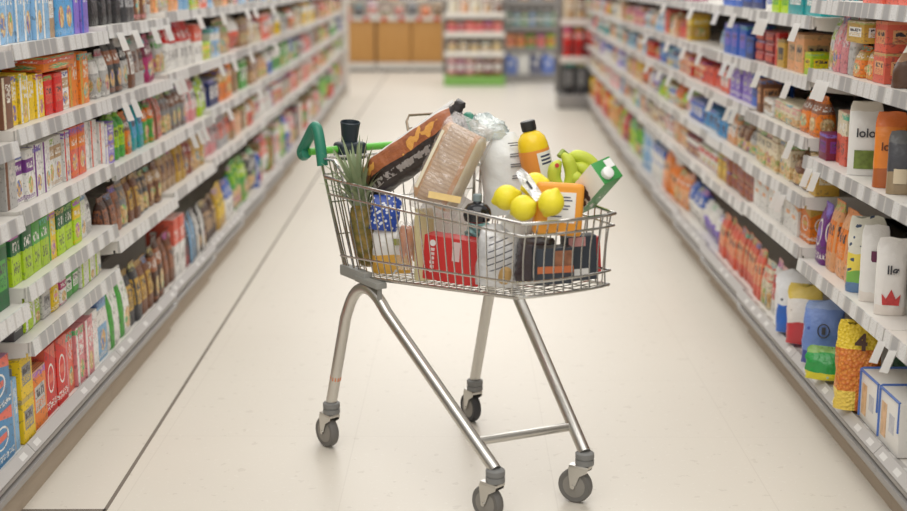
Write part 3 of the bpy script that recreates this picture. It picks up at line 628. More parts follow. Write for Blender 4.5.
# oak cabinets with a white counter
YC = 20.75
for k, (x0, x1) in enumerate(((-2.55, -1.36), (-1.33, -.80), (-.79, -.20))):
    r = empty('oak_cabinet', TR((x0 + x1) / 2, YC, 0), ('oak fronted counter cabinet at the far left end', 'oak fronted counter cabinet in the middle of the run', 'oak fronted counter cabinet beside the green plinth display')[k], 'cabinet', 'oak cabinets along the back')
    w = (x1 - x0) / 2
    MB().mat(M['wood']).box((-w, 0, .14), (w, .5, .78), .004).build('carcass', r)
    MB().mat(M['wood']).box((-w + .015, -.018, .16), (w - .015, -.0005, .77), .004).build('door', r)
    MB().mat(M['post white']).box((-w, -.006, .05), (w, .5, .139)).build('base_board', r)
    MB().mat(M['grey plastic']).box((-w + .02, .03, 0), (w - .02, .46, .0495)).build('plinth', r)
tag(MB().mat(M['post white']).box((-2.56, YC - .06, .781), (-.19, YC + .55, .83), .006).build('counter_top'), 'white counter top along the oak cabinets', 'counter top')
fc = ['pale grey', 'white', 'tan', 'silver', 'cream', 'grey', 'peach']
n = 0
for k in range(11):
    x = -2.42 + k * .205; c = fc[(k * 3) % 7]
    put_pack('pillow', c, 'coral' if k % 2 else 'charcoal', .16, .16 + .03 * (k % 3), .1, 'label', TR(x, YC + .05, .8305, 0, 0, -90), f'{c} bag on the far counter, {ORD[k]} from its left end', 'bags on the far counter')
for k in range(6):
    tag(MB().mat(cmat('red')).box((-.04, -.006, 0), (.04, .006, .05), .002).build('shelf_ticket', T=TR(-1.75 + k * .27, YC - .066, .78)), f'small red ticket on the far counter edge, {ORD[k]} from the left', 'ticket', 'red tickets on the far counter')
r = empty('wall_shelf', TR(-1.4, YC + .6, 0), 'pale wall shelf unit behind the oak counter', 'shelf')
for z in (1.06, 1.36): MB().mat(M['post white']).box((-1.15, -.25, z), (1.2, .1, z + .03)).build('shelf', r)
MB().mat(M['post white']).box((-1.15, .1, .84), (1.2, .12, 1.7)).build('back_panel', r)
for k in range(10):
    c = ['tan', 'peach', 'silver', 'cream', 'grey'][k % 5]
    put_pack('box', c, 'white', .17, .16, .1, 'label', TR(-2.42 + k * .22, YC + .47, 1.0905, 0, 0, -90), f'{c} box on the pale wall shelf, {ORD[k]} from the left', 'boxes on the pale wall shelf')

def display(name, x, y, rz, W, D, tiers, base_m, base_h, lip_m, post_m, label, kinds, rot=0, post=True):
    T = TR(x, y, 0, 0, 0, rz)
    r = empty(name, T, label, 'display stand')
    MB().mat(base_m).box((-W / 2, 0, 0), (W / 2, D, base_h), .01).build('base', r)
    MB().mat(post_m).box((-W / 2 + .02, D - .04, base_h), (W / 2 - .02, D - .001, 1.75)).build('back_panel', r)
    for sx in (-1, 1): MB().mat(post_m).box((sx * W / 2 - .02, D - .10, base_h), (sx * W / 2 + .02, D - .0405, 1.75), .003).build('post', r)
    for z in tiers[1:]:
        s_ = MB().mat(M['post white']).box((-W / 2 + .03, .02, z - .03), (W / 2 - .03, D - .101, z)).build('shelf', r)
        MB().mat(lip_m).box((-W / 2 + .01, .0, z - .055), (W / 2 - .01, .0195, z + .02), .003).build('price_strip', s_)
    for t, (kind, cs, acc, w, h, d, var, st) in enumerate(kinds):
        z = (base_h if t == 0 else tiers[t]) + .0008; nn = int((W - .08) / (w + .004)); n_ = 0
        for k in range(nn):
            c = cs[k % len(cs)]; n_ += 1
            for s_ in range(st):
                lab = f'{c} {KN[kind][1]} {ORD[k]} along tier {("one", "two", "three", "four", "five", "six")[t]} of the {label.split(" standing")[0]}'
                if st > 1: lab = ('lower ', 'upper ', 'topmost ')[s_] + lab
                put_pack(kind, c, acc, w, h, d, var, T @ TR(-W / 2 + .04 + (k + .5) * (W - .08) / nn, .03 + d / 2, z + s_ * (h + .0005), 0, 0, -90), lab, f'{c} packs on the {label.split(" standing")[0]}')
display('promotion_display', .155, 17.95, 0, .82, .5, [0, .44, .70, .955, 1.2], plain('plinth green', (.20, .42, .09)), .13, M['post white'], M['rail grey'],
        'green plinth display standing beside the oak cabinets',
        [('pillow', ['pink', 'magenta', 'pink', 'copper', 'dark red', 'copper'], 'white', .115, .24, .12, 'label', 1), ('jar', ['cream', 'white'], 'gold', .135, .16, .13, 'label', 1), ('packet', ['red', 'dark red', 'coral'], 'pink', .115, .15, .1, 'label', 1), ('box', ['cream', 'peach', 'cream', 'tan', 'brown'], 'white', .13, .2, .1, 'stripe', 1), ('box', ['tan', 'brown'], 'white', .13, .2, .1, 'stripe', 1)])
display('grey_display', 1.02, 18.65, 6, .94, .5, [0, .46, .76, 1.1], M['rail grey'], .11, M['rail grey'], M['rail grey'],
        'grey shelf unit standing between two displays',
        [('box', ['blue', 'white', 'navy', 'blue'], 'white', .16, .28, .12, 'emblem', 1), ('bag', ['peach', 'gold', 'green', 'pink', 'lime'], 'coral', .13, .2, .1, 'label', 1), ('bottle', ['dark green', 'teal', 'green', 'steel blue'], 'white', .1, .22, .1, 'label', 1), ('box', ['grey', 'tan'], 'white', .14, .2, .1, 'label', 1)])
display('end_display', 1.455, 14.72, 0, .80, .45, [0, .56, .965], M['rail grey'], .16, plain('lip white', (.72, .64, .60)), M['rail grey'],
        'tall grey end display standing at the right shelving',
        [('box', ['black', 'charcoal'], 'grey', .12, .36, .12, 'label', 1), ('can', ['red', 'red', 'dark red'], 'red', .105, .34, .105, 'capped', 1), ('box', ['tan', 'brown', 'tan'], 'cream', .11, .24, .1, 'stripe', 1)])

# ------------------------------------------------------------------ the trolley (u forward, v towards the far side)
th = math.radians(-57.6)
CT = Matrix.Translation((-.179, 4.01, 0)) @ Matrix.Rotation(th, 4, 'Z')
def W3(u, v, z): return CT @ Vector((u, v, z))
cart = empty('shopping_trolley', CT, 'shallow chrome wire shopping trolley with green handle, loaded with groceries on the aisle floor', 'shopping trolley')
def smooth_path(P, n=6):
    P = [Vector(p) for p in P]; out = []
    for i in range(len(P) - 1):
        p0, p1, p2, p3 = P[max(i - 1, 0)], P[i], P[i + 1], P[min(i + 2, len(P) - 1)]
        for k in range(n):
            t = k / n; out.append(.5 * ((2 * p1) + (p2 - p0) * t + (2 * p0 - 5 * p1 + 4 * p2 - p3) * t * t + (3 * p1 - p0 - 3 * p2 + p3) * t ** 3))
    out.append(P[-1]); return out
near = [(-.021, -.25, .148), (.055, -.235, .43), (.082, -.228, .49), (.118, -.223, .526), (.165, -.218, .538), (.212, -.213, .522), (.26, -.207, .482), (.718, -.14, .147)]
far_ = [(.015, .25, .148), (.125, .226, .43), (.15, .222, .49), (.185, .217, .526), (.23, .213, .538), (.28, .208, .524), (.33, .200, .488), (.74, .14, .147)]
for P in (near, far_):
    pts = [Vector(P[0])] + smooth_path(P[1:-1], 6) + [Vector(P[-1])]
    MB().mat(M['tube chrome']).tube(pts, .0172, 14).build('leg_frame', cart)
MB().mat(M['tube chrome']).tube([(.643, -.152, .205), (.668, .150, .200)], .0125, 12).build('cross_bar', cart)
MB().mat(plain('orange sticker', (.65, .22, .10))).tube([(.0, -.2455, .226), (.003, -.245, .238)], .0176, 12).build('orange_sticker', cart)
def caster(u, v, ang, dark=False):
    """swivel caster; ang = world bearing of the wheel's face"""
    e = bpy.data.objects.new('caster', None); C.objects.link(e); e.parent = cart; e.empty_display_size = .03
    e.matrix_local = TR(u, v, 0, 0, 0, ang - math.degrees(th))
    MB().mat(M['grey plastic']).lathe([(.019, .112), (.026, .114), (.026, .128), (.0235, .129), (.0235, .132), (.026, .133), (.026, .146), (.021, .150)], 20).build('collar', e)
    f = MB().mat(M['tube chrome'])       # fork: crown and two plates; local x = wheel axle, wheel trails along +y
    f.box((-.019, -.018, .102), (.019, .040, .1115), .003)
    for s_ in (-1, 1):
        f.prism([(s_ * .0185, 0), (s_ * .0185, 0), (s_ * .0185, 0)], 0, 0) if False else None
        pl_ = [(-.016, .104), (.040, .104), (.040, .088), (.034, .044), (.022, .044), (.008, .080), (-.014, .094)]
        vs = [(s_ * .0165, a, c) for a, c in pl_] + [(s_ * .0195, a, c) for a, c in pl_]; k = len(pl_)
        f.add(vs, [list(range(k)), list(range(k, 2 * k))[::-1]] + [[i, (i + 1) % k, k + (i + 1) % k, k + i] for i in range(k)])
    f.build('fork', e)
    R = TR(0, .026, .0485, 0, 90, 0)
    MB().mat(M['dark rubber'] if dark else M['tyre']).lathe([(.033, -.012), (.0445, -.0135), (.048, -.009), (.0485, 0), (.048, .009), (.0445, .0135), (.033, .012)], 28, R).build('tyre', e)
    MB().mat(M['hub']).lathe([(.012, -.0150), (.033, -.0125), (.033, .0125), (.012, .0150)], 20, R).build('hub', e)
    MB().mat(M['tube chrome']).lathe([(.006, -.0225), (.006, .0225)], 10, R).build('axle', e)
caster(-.021, -.25, 40); caster(.718, -.14, 48); caster(.74, .14, 62); caster(.015, .25, 30, True)

# basket
def lerp(a, b_, t): return a + (b_ - a) * t
def side(u, t, sg):      # basket wall: u 0..1 from rear to front, t 0 bottom .. 1 top
    zb = lerp(.556, .636, u); zt = lerp(.846, .826, u)
    hb = lerp(.222, .143, u ** 1.15); ht = lerp(.266, .146, u ** 1.15)
    return Vector((lerp(lerp(.035, .0, t), lerp(.822, .837, t), u), sg * lerp(hb, ht, t ** .8), lerp(zb, zt, t)))
def ring(t, r, name, mat_='chrome', par=cart, lo=0.):
    pts = [side(lerp(lo, 1, k / 24), t, -1) for k in range(24)]
    a, c = side(1, t, -1), side(1, t, 1)
    for k in range(11):   # rounded front
        f = k / 10; p = a.lerp(c, f); p.x += .018 * math.sin(PI * f) ** .6; pts.append(p)
    pts += [side(lerp(lo, 1, 1 - k / 24), t, 1) for k in range(1, 25)]
    MB().mat(M[mat_]).tube(pts, r, 8).build(name, par)
ring(1., .0047, 'rim_wire'); ring(.835, .0034, 'rim_wire'); ring(.20, .0034, 'lower_wire'); ring(0., .0040, 'floor_ring')
def frontp(f, t):
    p = side(1, t, -1).lerp(side(1, t, 1), f); p.x += .018 * math.sin(PI * f) ** .6; return p
for sg in (-1, 1):
    m = MB().mat(M['chrome'])
    for k in range(24):
        u = .03 + k * .0405
        m.tube([side(u, t, sg) + Vector((0, -sg * .0035, 0)) for t in (1.0, .8, .55, .3, .12, .04, 0.)], .0021, 5)
    m.build('side_wire_grille', cart)
m = MB().mat(M['chrome'])
for k in range(10):
    f = .05 + k * .1
    m.tube([frontp(f, t) + Vector((-.004 + (.010 * math.sin(PI * t) if 0 < t < 1 else 0) * -1, 0, 0)) for t in (1., .8, .55, .3, .15, .05, 0.)], .0023, 6)
m.build('front_wire_grille', cart)
m = MB().mat(M['chrome'])
for k in range(22):
    u = .02 + k * .0455; a, c = side(u, 0, -1), side(u, 0, 1); m.tube([a, a.lerp(c, .5) - Vector((0, 0, .006)), c], .0016, 5)
for k in range(7):
    f = k / 6; m.tube([side(u, 0, -1).lerp(side(u, 0, 1), f) - Vector((0, 0, .004)) for u in (0., .25, .5, .75, 1.)], .0020, 5)
m.build('floor_wire_grille', cart)
# rear panel, taller than the sides
m = MB().mat(M['chrome'])
def rear(f, t): return Vector((lerp(.035, -.02, t), lerp(lerp(-.222, -.27, t), lerp(.222, .27, t), f), lerp(.562, .902, t)))
for k in range(15): m.tube([rear(k / 14, t) for t in (0., .5, 1.)], .0022 if 0 < k < 14 else .0042, 6)
for t, r_ in ((1., .0045), (.86, .0030), (.62, .0025), (.34, .0025), (.04, .0035)): m.tube([rear(0, t), rear(.5, t), rear(1, t)], r_, 6)
m.build('rear_wire_panel', cart)
for sg in (-1, 1):      # raised rear corner of each side
    m = MB().mat(M['chrome']); 
    for k, uu in enumerate((.0, .045, .075)):
        top_ = Vector((uu - .02, sg * (.27 - uu * .1), .902)); bot = side(min(1, .02 + uu * 1.1), .0, sg)
        m.tube([bot, bot.lerp(top_, .5), top_], .0036 if k == 0 else .0024, 6)
    m.tube([(-.02, sg * .27, .902), (.055, sg * .2625, .902), (.085, sg * .26, .878), (.10, sg * .2575, .845)], .0042, 6)
    m.tube([(-.012, sg * .266, .853), (.10, sg * .257, .843)], .003, 6)
    m.build('corner_wires', cart)
    b = MB().mat(M['bracket grey']); b.box((.0, -.015, .541), (.155, .015, .574), .006).box((.10, -.018, .541), (.235, .017, .559), .004)
    b.box((.215, -.006, .50), (.225, .006, .56), .002)
    b.build('bracket', cart, Matrix.Translation((.015 if sg < 0 else .07, sg * .218, -.004 + .016 if sg < 0 else .012)))
    # A-shaped handle bracket
    b = MB().mat(M['handle green']); y = sg * .268
    b.tube(smooth_path([(-.012, y, .880), (-.022, y, .93), (-.036, y, .972), (-.050, y, .990), (-.068, y, .985), (-.10, y, .955), (-.142, y, .916), (-.150, y, .904), (-.140, y, .896), (-.118, y, .905)], 4), .0165, 10)
    b.build('handle_bracket', cart)
MB().mat(M['bar green']).tube([(-.112, -.262, .910), (-.112, 0, .912), (-.112, .262, .910)], .0115, 12).build('handle_bar', cart)
# scanner holder on the handle
h = MB().mat(plain('holder navy', (.018, .030, .040), .35)).lathe([(.026, .925), (.025, .950), (.0285, .985), (.031, 1.0), (.0285, 1.003), (.026, .995), (.022, .96)], 20, Matrix.Translation((-.112, -.125, 0)) @ Matrix.Rotation(math.radians(8), 4, 'Y') @ Matrix.Translation((-.132, 0, -.018)))
h.box((-.142, -.170, .878), (-.080, -.080, .932), .014, seg=3)
h.build('scanner_holder', cart)
# folded child seat flap
m = MB().mat(plain('flap wire', (.30, .235, .17), .35, .7))
fp = [(-.03, .055, .86), (-.085, .06, .985), (-.095, .075, 1.003), (-.095, .22, 1.003), (-.085, .24, .985), (-.03, .245, .86)]
m.tube(fp, .0042, 8)
for z in (.90, .935, .965): f = (z - .86) / .143; m.tube([(-.03 - .065 * f, .058, z), (-.03 - .065 * f, .242, z)], .0024, 6)
m.build('seat_flap', cart)

# ------------------------------------------------------------------ groceries in the trolley
def film_mat(name, alpha, tint=(.95, .97, .97), bs=1.):
    t = NT(name); o = t.n('ShaderNodeTexCoord').outputs['Object']
    tr = t.n('ShaderNodeBsdfTransparent'); gl = t.n('ShaderNodeBsdfGlossy'); gl.inputs['Roughness'].default_value = .16
    df = t.n('ShaderNodeBsdfDiffuse'); t.set(df.inputs['Color'], tint)
    bp = t.n('ShaderNodeBump'); t.set(bp.inputs['Height'], t.noise(o, 26, 5)); bp.inputs['Strength'].default_value = bs; bp.inputs['Distance'].default_value = .02
    t.t.links.new(bp.outputs[0], gl.inputs['Normal']); t.t.links.new(bp.outputs[0], df.inputs['Normal'])
    a = t.n('ShaderNodeMixShader'); a.inputs[0].default_value = .45; t.t.links.new(gl.outputs[0], a.inputs[1]); t.t.links.new(df.outputs[0], a.inputs[2])
    fz = t.noise(o, 14, 3); fac = t.math('ADD', t.mul(fz, .35), alpha)
    b_ = t.n('ShaderNodeMixShader'); t.set(b_.inputs[0], fac); t.t.links.new(tr.outputs[0], b_.inputs[1]); t.t.links.new(a.outputs[0], b_.inputs[2])
    t.t.links.new(b_.outputs[0], t.out.inputs[0]); return t.m
film = film_mat('clear film', .05); film2 = film_mat('milky film', .55)

def pillow_pack(b, L, Wd, D, n=26, K=22, wr=.05, seed=1, end=.08, p=2.8, ends=(1, 1)):
    """soft sealed pack: length along x, height along z, thickness along y, centred"""
    rg = random.Random(seed); R = []
    for k in range(K + 1):
        t = k / K; e = min(t / .16 if ends[0] else 1., (1 - t) / .16 if ends[1] else 1., 1.)
        a = max(end, math.sin(e * PI / 2)); wa = .86 + .14 * min(1, e * 1.5); r_ = []
        for q_ in srect(1, 1, 0, n, p):
            f = 1 + wr * math.sin(q_[0] * 8 + t * 13 + seed) * math.cos(q_[1] * 9 - t * 17 + seed * 2) + rg.uniform(-wr, wr) * .3
            r_.append(((t - .5) * L, q_[0] * D * a * f, q_[1] * Wd * wa * f))
        R.append(r_)
    b.loft(R); return b
def loc_T(u, v, z, rx=0, ry=0, rz=0): p = W3(u, v, z); return TR(p.x, p.y, p.z, rx, ry, rz)

# pineapple
t = NT('pineapple skin'); tc = t.n('ShaderNodeTexCoord').outputs['Object']; vo = t.n('ShaderNodeTexVoronoi'); t.set(vo.inputs['Vector'], tc); vo.inputs['Scale'].default_value = 48
t.bsdf(t.mix(vo.outputs['Distance'], (.40, .24, .05), (.10, .12, .03)), .55, bump=vo.outputs['Distance'], bs=.8, bd=.01)
pa = empty('pineapple', loc_T(.092, -.166, .588, 0, -9, 20), 'whole pineapple with a spiky green crown standing in the rear corner of the trolley', 'pineapple')
MB().mat(t.m).lathe([(.016, 0), (.032, .01), (.042, .04), (.045, .09), (.042, .14), (.032, .18), (.016, .198)], 22).build('fruit', pa)
cr = MB().mat(plain('crown leaf', (.27, .33, .185), .5, vary=.45, scale=14)); rg = random.Random(5)
for k in range(46):
    a = k * 2.4; tier = k / 46; L = lerp(.085, .180, tier ** .7) * rg.uniform(.85, 1.1); lean = lerp(1.05, .14, tier); r0 = lerp(.026, .004, tier); z0 = lerp(.185, .215, tier)
    d = Vector((math.cos(a), math.sin(a), 0)); side_ = Vector((-d.y, d.x, 0)); pts = []
    for j in range(6):
        s_ = j / 5; out = r0 + L * s_ * math.sin(lean * (.5 + .5 * s_)); up = z0 + L * s_ * math.cos(lean * (.35 + .65 * s_)) ; w_ = .0105 * (1 - s_) ** .7 + .0006
        c_ = d * out + Vector((0, 0, up)); pts.append((c_ - side_ * w_, c_ + Vector((0, 0, -.003)) * (1 - s_), c_ + side_ * w_))
    vs = [p for tr in pts for p in tr]; fs = []
    for j in range(5): fs += [[3 * j, 3 * j + 1, 3 * j + 4, 3 * j + 3], [3 * j + 1, 3 * j + 2, 3 * j + 5, 3 * j + 4]]
    cr.add(vs, fs)
cr.build('leaf_crown', pa)

# long brown biscuit bag with white edge and black lower side
t = NT('biscuit bag print'); tc = t.n('ShaderNodeTexCoord'); sep = t.n('ShaderNodeSeparateXYZ'); t.set(sep.inputs[0], tc.outputs['Generated']); o_ = tc.outputs['Object']
wob = t.math('ADD', sep.outputs[2], t.mul(t.math('SUBTRACT', t.noise(o_, 14, 2), .5), .16))
brown = t.mix(t.noise(o_, 30, 4), (.50, .17, .06), (.18, .05, .025)); brown = t.mix(t.gt(t.noise(o_, 16, 2), .62), brown, (.68, .33, .07))
col = t.mix(t.lt(wob, .44), brown, (.035, .025, .022))
col = t.mix(t.mul(t.band(wob, .13, .30), t.gt(t.noise(t.comb(t.mul(sep.outputs[0], 22.), t.mul(sep.outputs[2], 7.)), 1., 2), .5)), col, (.30, .27, .25))
col = t.mix(t.gt(sep.outputs[2], .90), col, (.74, .70, .66)); col = t.mix(t.gt(sep.outputs[0], .93), col, (.05, .04, .04))
t.bsdf(col, .28, bump=t.noise(o_, 20, 4), bs=.8, bd=.015)
P0, P1 = W3(.093, -.165, .842), W3(.322, .0, 1.028)
dirv = (P1 - P0); Lb = dirv.length + .03; ang = math.degrees(math.atan2(dirv.z, math.hypot(dirv.x, dirv.y))); yaw = math.degrees(math.atan2(dirv.y, dirv.x))
mid = (P0 + P1) / 2 + Vector((0, .012, -.004))
TB = TR(mid.x, mid.y, mid.z) @ Matrix.Rotation(math.radians(yaw), 4, 'Z') @ Matrix.Rotation(math.radians(-ang), 4, 'Y') @ Matrix.Rotation(math.radians(-22), 4, 'X')
r = empty('biscuit_bag', TB, 'long brown and black foil bag lying steeply across the back of the trolley load', 'bag')
pillow_pack(MB().mat(t.m), Lb + .0, .118, .075, seed=3, wr=.045, end=.05).build('foil_wrap', r)
pillow_pack(MB().mat(M['paper white']), Lb * .80, .012, .010, seed=2, wr=.1, n=12).build('white_edge', r, TR(.03, -.012, .057, 0, -1.5, 0))
pillow_pack(MB().mat(plain('black wrap', (.03, .025, .025), .3)), .06, .03, .03, seed=9, wr=.15, n=14).build('black_tip', r, TR(Lb / 2 - .010, -.005, .035, 0, -30, 0))

# sliced loaf in a clear bag
t = NT('sliced bread'); tc = t.n('ShaderNodeTexCoord'); sep = t.n('ShaderNodeSeparateXYZ'); t.set(sep.inputs[0], tc.outputs['Object']); gn = t.n('ShaderNodeSeparateXYZ'); t.set(gn.inputs[0], tc.outputs['Generated'])
wv = t.math('SINE', t.math('ADD', t.mul(sep.outputs[0], 560.), t.mul(t.noise(tc.outputs['Object'], 30, 2), 2.)))
crumb = t.mix(t.noise(tc.outputs['Object'], 60, 3), (.44, .27, .15), (.60, .41, .25))
col = t.mix(t.mul(t.gt(wv, .35), .45), crumb, (.30, .165, .085))
col = t.mix(t.mul(t.gt(gn.outputs[2], .80), t.lt(gn.outputs[2], 1.)), col, (.60, .31, .11))
col = t.mix(t.lt(gn.outputs[2], .20), col, (.52, .24, .08)); col = t.mix(t.lt(gn.outputs[2], .10), col, (.66, .56, .40))
t.bsdf(col, .7)
LT = loc_T(.432, -.100, .915, 4, -64, 8) @ Matrix.Rotation(math.radians(-28), 4, 'X')
r = empty('sliced_loaf', LT, 'sliced brown loaf in a clear plastic bag leaning at the front of the load', 'bread')
R = []
for k in range(13):
    tt = k / 12; e = min(1, min(tt, 1 - tt) / .10); s_ = .84 + .16 * math.sqrt(max(0, 1 - (1 - e) ** 2)); sec = []
    for j in range(24):
        a = 2 * PI * j / 24; c, sn = math.cos(a), math.sin(a); y = math.copysign(abs(c) ** .5, c) * .056; z = math.copysign(abs(sn) ** .45, sn) * .058
        if sn > 0: y *= 1.06; z *= 1.08
        sec.append(((tt - .5) * .222, y * s_, z * s_))
    R.append(sec)
MB().mat(t.m).loft(R).build('bread', r)
pillow_pack(MB().mat(film), .285, .138, .132, seed=6, wr=.04, end=.14, p=3.4).build('plastic_bag', r)
MB().mat(plain('loaf label', (.76, .55, .22), .5, vary=.3, scale=30)).box((-.045, -.001, -.008), (.045, .001, .010)).build('tan_label', r, TR(-.075, -.066, -.036, 0, 74, 8))
patch(r, plain('cream band', (.72, .66, .50)), -.085, .085, .044, .052, -.0665, 'cream_band', .003)

# white plastic bag with lines of print and a crumpled clear neck
r = empty('white_grocery_bag', loc_T(.455, .070, .902, -4, -6, -4), 'white plastic bag printed with grey lines behind the loaf', 'bag')
soft = []
b = MB().mat(plain('milky bag', (.76, .78, .78), .3, vary=.06, bump=.8, bscale=22)); R = []; rg = random.Random(4)
for k in range(15):
    tt = k / 14; a = 1 if tt < .72 else 1 - (tt - .72) / .28 * .62; a *= .85 + .15 * min(1, tt / .12)
    R.append([(p[1] * .145 * a * (1 + rg.uniform(-.02, .02)), p[0] * .085 * a * (1 + .06 * math.sin(tt * 19 + p[1] * 12)), -.125 + .225 * tt) for p in srect(1, 1, 0, 26, 2.6)])
b.loft(R).build('bag_body', r)
b = MB().mat(film_mat('aqua film', .42, (.68, .85, .84), 1.)); R = []
for k in range(9):
    tt = k / 8; a = .46 + .30 * math.sin(tt * 3) - .25 * tt
    R.append([(p[1] * .155 * a * (1 + rg.uniform(-.16, .16)) - .026 - .03 * tt, p[0] * .11 * a * (1 + rg.uniform(-.16, .16)), .084 + .072 * tt + rg.uniform(-.006, .006)) for p in srect(1, 1, 0, 22, 2.2)])
b.loft(R).build('crumpled_neck', r)
b = MB().mat(plain('grey print ink', (.13, .13, .15)))
for z, rows in ((.070, 2), (.040, 2), (.012, 2), (-.02, 2)):
    for k in range(rows):
        w = rg.uniform(.016, .030); b.box((.022 - w * .4, -.0465, z - k * .0065), (.026 + w, -.0455, z - k * .0065 + .0028))
b.build('printed_lines', r)

# white carton tray under the brown bag
pk = soft_bag('paper_bag', .16, .15, .05, plain('white paper', (.78, .76, .74), .5, bump=.4), loc_T(.27, -.055, .685, 0, 0, 10) @ TR(0, 0, 0, 0, 30, 0), 'creased white paper bag between the brown bag and the loaf', 'bag', seed=31, wr=.03)

# orange juice bottle
jp = W3(.532, .085, 1.028) + Vector((.278 * math.sin(math.radians(13)), 0, -.278 * math.cos(math.radians(13))))
r = empty('juice_bottle', TR(jp.x, jp.y, jp.z, 0, -13, 0), 'orange juice bottle with a black cap and an orange label', 'bottle')
MB().mat(plain('orange juice', (.86, .60, .015), .25, vary=.05)).lathe([(.036, 0), (.042, .01), (.042, .212), (.0415, .225), (.037, .243), (.027, .256), (.0185, .261), (.0175, .2635)], 26).build('bottle', r)
MB().mat(plain('cap black', (.02, .02, .02), .4)).lathe([(.0195, .264), (.0205, .267), (.0205, .289), (.018, .2915)], 22).build('cap', r)
MB().mat(plain('juice label', (.80, .30, .05), .4, vary=.15)).lathe([(.0426, .09), (.0428, .095), (.0428, .208), (.0426, .212)], 26, cap=False).build('label', r)
b = MB().mat(M['paper white']); vs = []; fs = []
for k in range(9):
    a = math.radians(-84 + k * 9); vs += [(.0434 * math.cos(a), .0434 * math.sin(a), .10), (.0434 * math.cos(a), .0434 * math.sin(a), .204)]
b.add(vs, [[2 * k, 2 * k + 2, 2 * k + 3, 2 * k + 1] for k in range(8)]).build('white_panel', r)
b = MB().mat(plain('navy ink', (.04, .05, .12)))
for z in (.190, .180, .170):
    vs = []
    for k in range(6): a = math.radians(-72 + k * 9); vs += [(.0438 * math.cos(a), .0438 * math.sin(a), z), (.0438 * math.cos(a), .0438 * math.sin(a), z + .005)]
    b.add(vs, [[2 * k, 2 * k + 2, 2 * k + 3, 2 * k + 1] for k in range(5)])
b.build('label_text', r)

# bananas
ym = plain('banana skin', (.55, .62, .06), .45, vary=.15, scale=12); ys = plain('banana stem', (.28, .36, .06), .5)
r = empty('banana_bunch', loc_T(.65, .13, .905, 0, 0, 0), 'bunch of greenish yellow bananas behind the orange pack', 'bananas')
for P, dy in (([(-.020, .040), (-.034, .018), (-.034, -.012), (-.018, -.040), (.0, -.055)], -.020), ([(-.014, .058), (.003, .035), (.011, .0), (.006, -.03), (-.006, -.05)], -.012), ([(.0, .042), (.030, .046), (.060, .034), (.080, .010), (.086, -.004)], .024), ([(.012, .016), (.022, -.006), (.040, -.028), (.064, -.042), (.074, -.046)], -.016), ([(.018, .026), (.046, .012), (.064, -.008), (.074, -.03)], .010)):
    pts = smooth_path([(x, dy, z) for x, z in P], 5); n_ = len(pts) - 1
    MB().mat(ym).tube(pts, [.0185 * min(1, .30 + 3.2 * min(k / n_, 1 - k / n_)) if 0 < k < n_ else .005 for k in range(n_ + 1)], 10).build('banana', r)
MB().mat(ys).tube([(-.022, -.01, .050), (-.012, .0, .062), (.0, .012, .05)], .008, 8).build('stem', r)
MB().mat(plain('red sticker', (.60, .06, .05))).lathe([(.0, 0), (.006, 0), (.006, .001), (.0, .001)], 12, TR(-.030, -.0385, .030, 90, 0, 0)).build('sticker', r)

# green and white drink carton leaning out of the front corner
t = NT('drink carton print'); tc = t.n('ShaderNodeTexCoord'); sep = t.n('ShaderNodeSeparateXYZ'); t.set(sep.inputs[0], tc.outputs['Object']); nr = t.n('ShaderNodeSeparateXYZ'); t.set(nr.inputs[0], tc.outputs['Normal'])
gz = t.noise(tc.outputs['Object'], 45, 2)
green = t.mix(t.mul(t.gt(gz, .58), t.band(sep.outputs[2], .02, .10)), (.035, .27, .055), (.70, .72, .66))
white_ = t.mix(t.mul(t.gt(gz, .56), t.band(sep.outputs[2], .05, .10)), (.78, .76, .70), (.07, .05, .05))
white_ = t.mix(t.lt(sep.outputs[2], .035), white_, (.62, .50, .42))
t.bsdf(t.mix(t.lt(nr.outputs[0], -.5), t.mix(t.gt(t.math('ABSOLUTE', nr.outputs[2]), .6), green, (.035, .27, .055)), white_), .35)
nn_ = Vector((.36, -.70, .62)).normalized(); aa_ = Vector((.76, .6, .24)); aa_ = (aa_ - nn_ * aa_.dot(nn_)).normalized(); bb_ = nn_.cross(aa_)
cp = W3(.852, .104, .944) - nn_ * .168; CM = Matrix(((aa_.x, bb_.x, nn_.x, cp.x), (aa_.y, bb_.y, nn_.y, cp.y), (aa_.z, bb_.z, nn_.z, cp.z), (0, 0, 0, 1)))
r = empty('drink_carton', CM, 'green and white drink carton with a white cap tilted over the front rim', 'carton')
MB().mat(t.m).box((-.034, -.032, 0), (.034, .032, .168), .003).build('carton_body', r)
MB().mat(plain('cap white', (.82, .82, .80), .35)).lathe([(.0155, .1685), (.0155, .181), (.013, .183)], 20, Matrix.Translation((-.010, -.010, 0))).build('screw_cap', r)
MB().mat(M['paper white']).box((.006, .002, .1682), (.031, .026, .1692)).build('white_patch', r)

# orange tub with a white label
r = empty('orange_pack', loc_T(.768, .010, .772, -6, 4, 4), 'orange carton with a white printed label under the bananas', 'carton')
MB().mat(plain('tub orange', (.80, .33, .03), .4, vary=.06)).box((-.062, -.028, 0), (.062, .028, .135), .012, seg=3).build('carton_body', r)
MB().mat(M['paper white']).box((-.030, -.0292, .034), (.040, -.0280, .112)).build('white_label', r)
b = MB().mat(plain('navy ink', (.04, .05, .12)))
for z, w in ((.098, .05), (.090, .055), (.076, .05), (.068, .045), (.048, .03)): b.box((-.024, -.0300, z), (-.024 + w, -.0293, z + .003))
b.build('label_text', r)

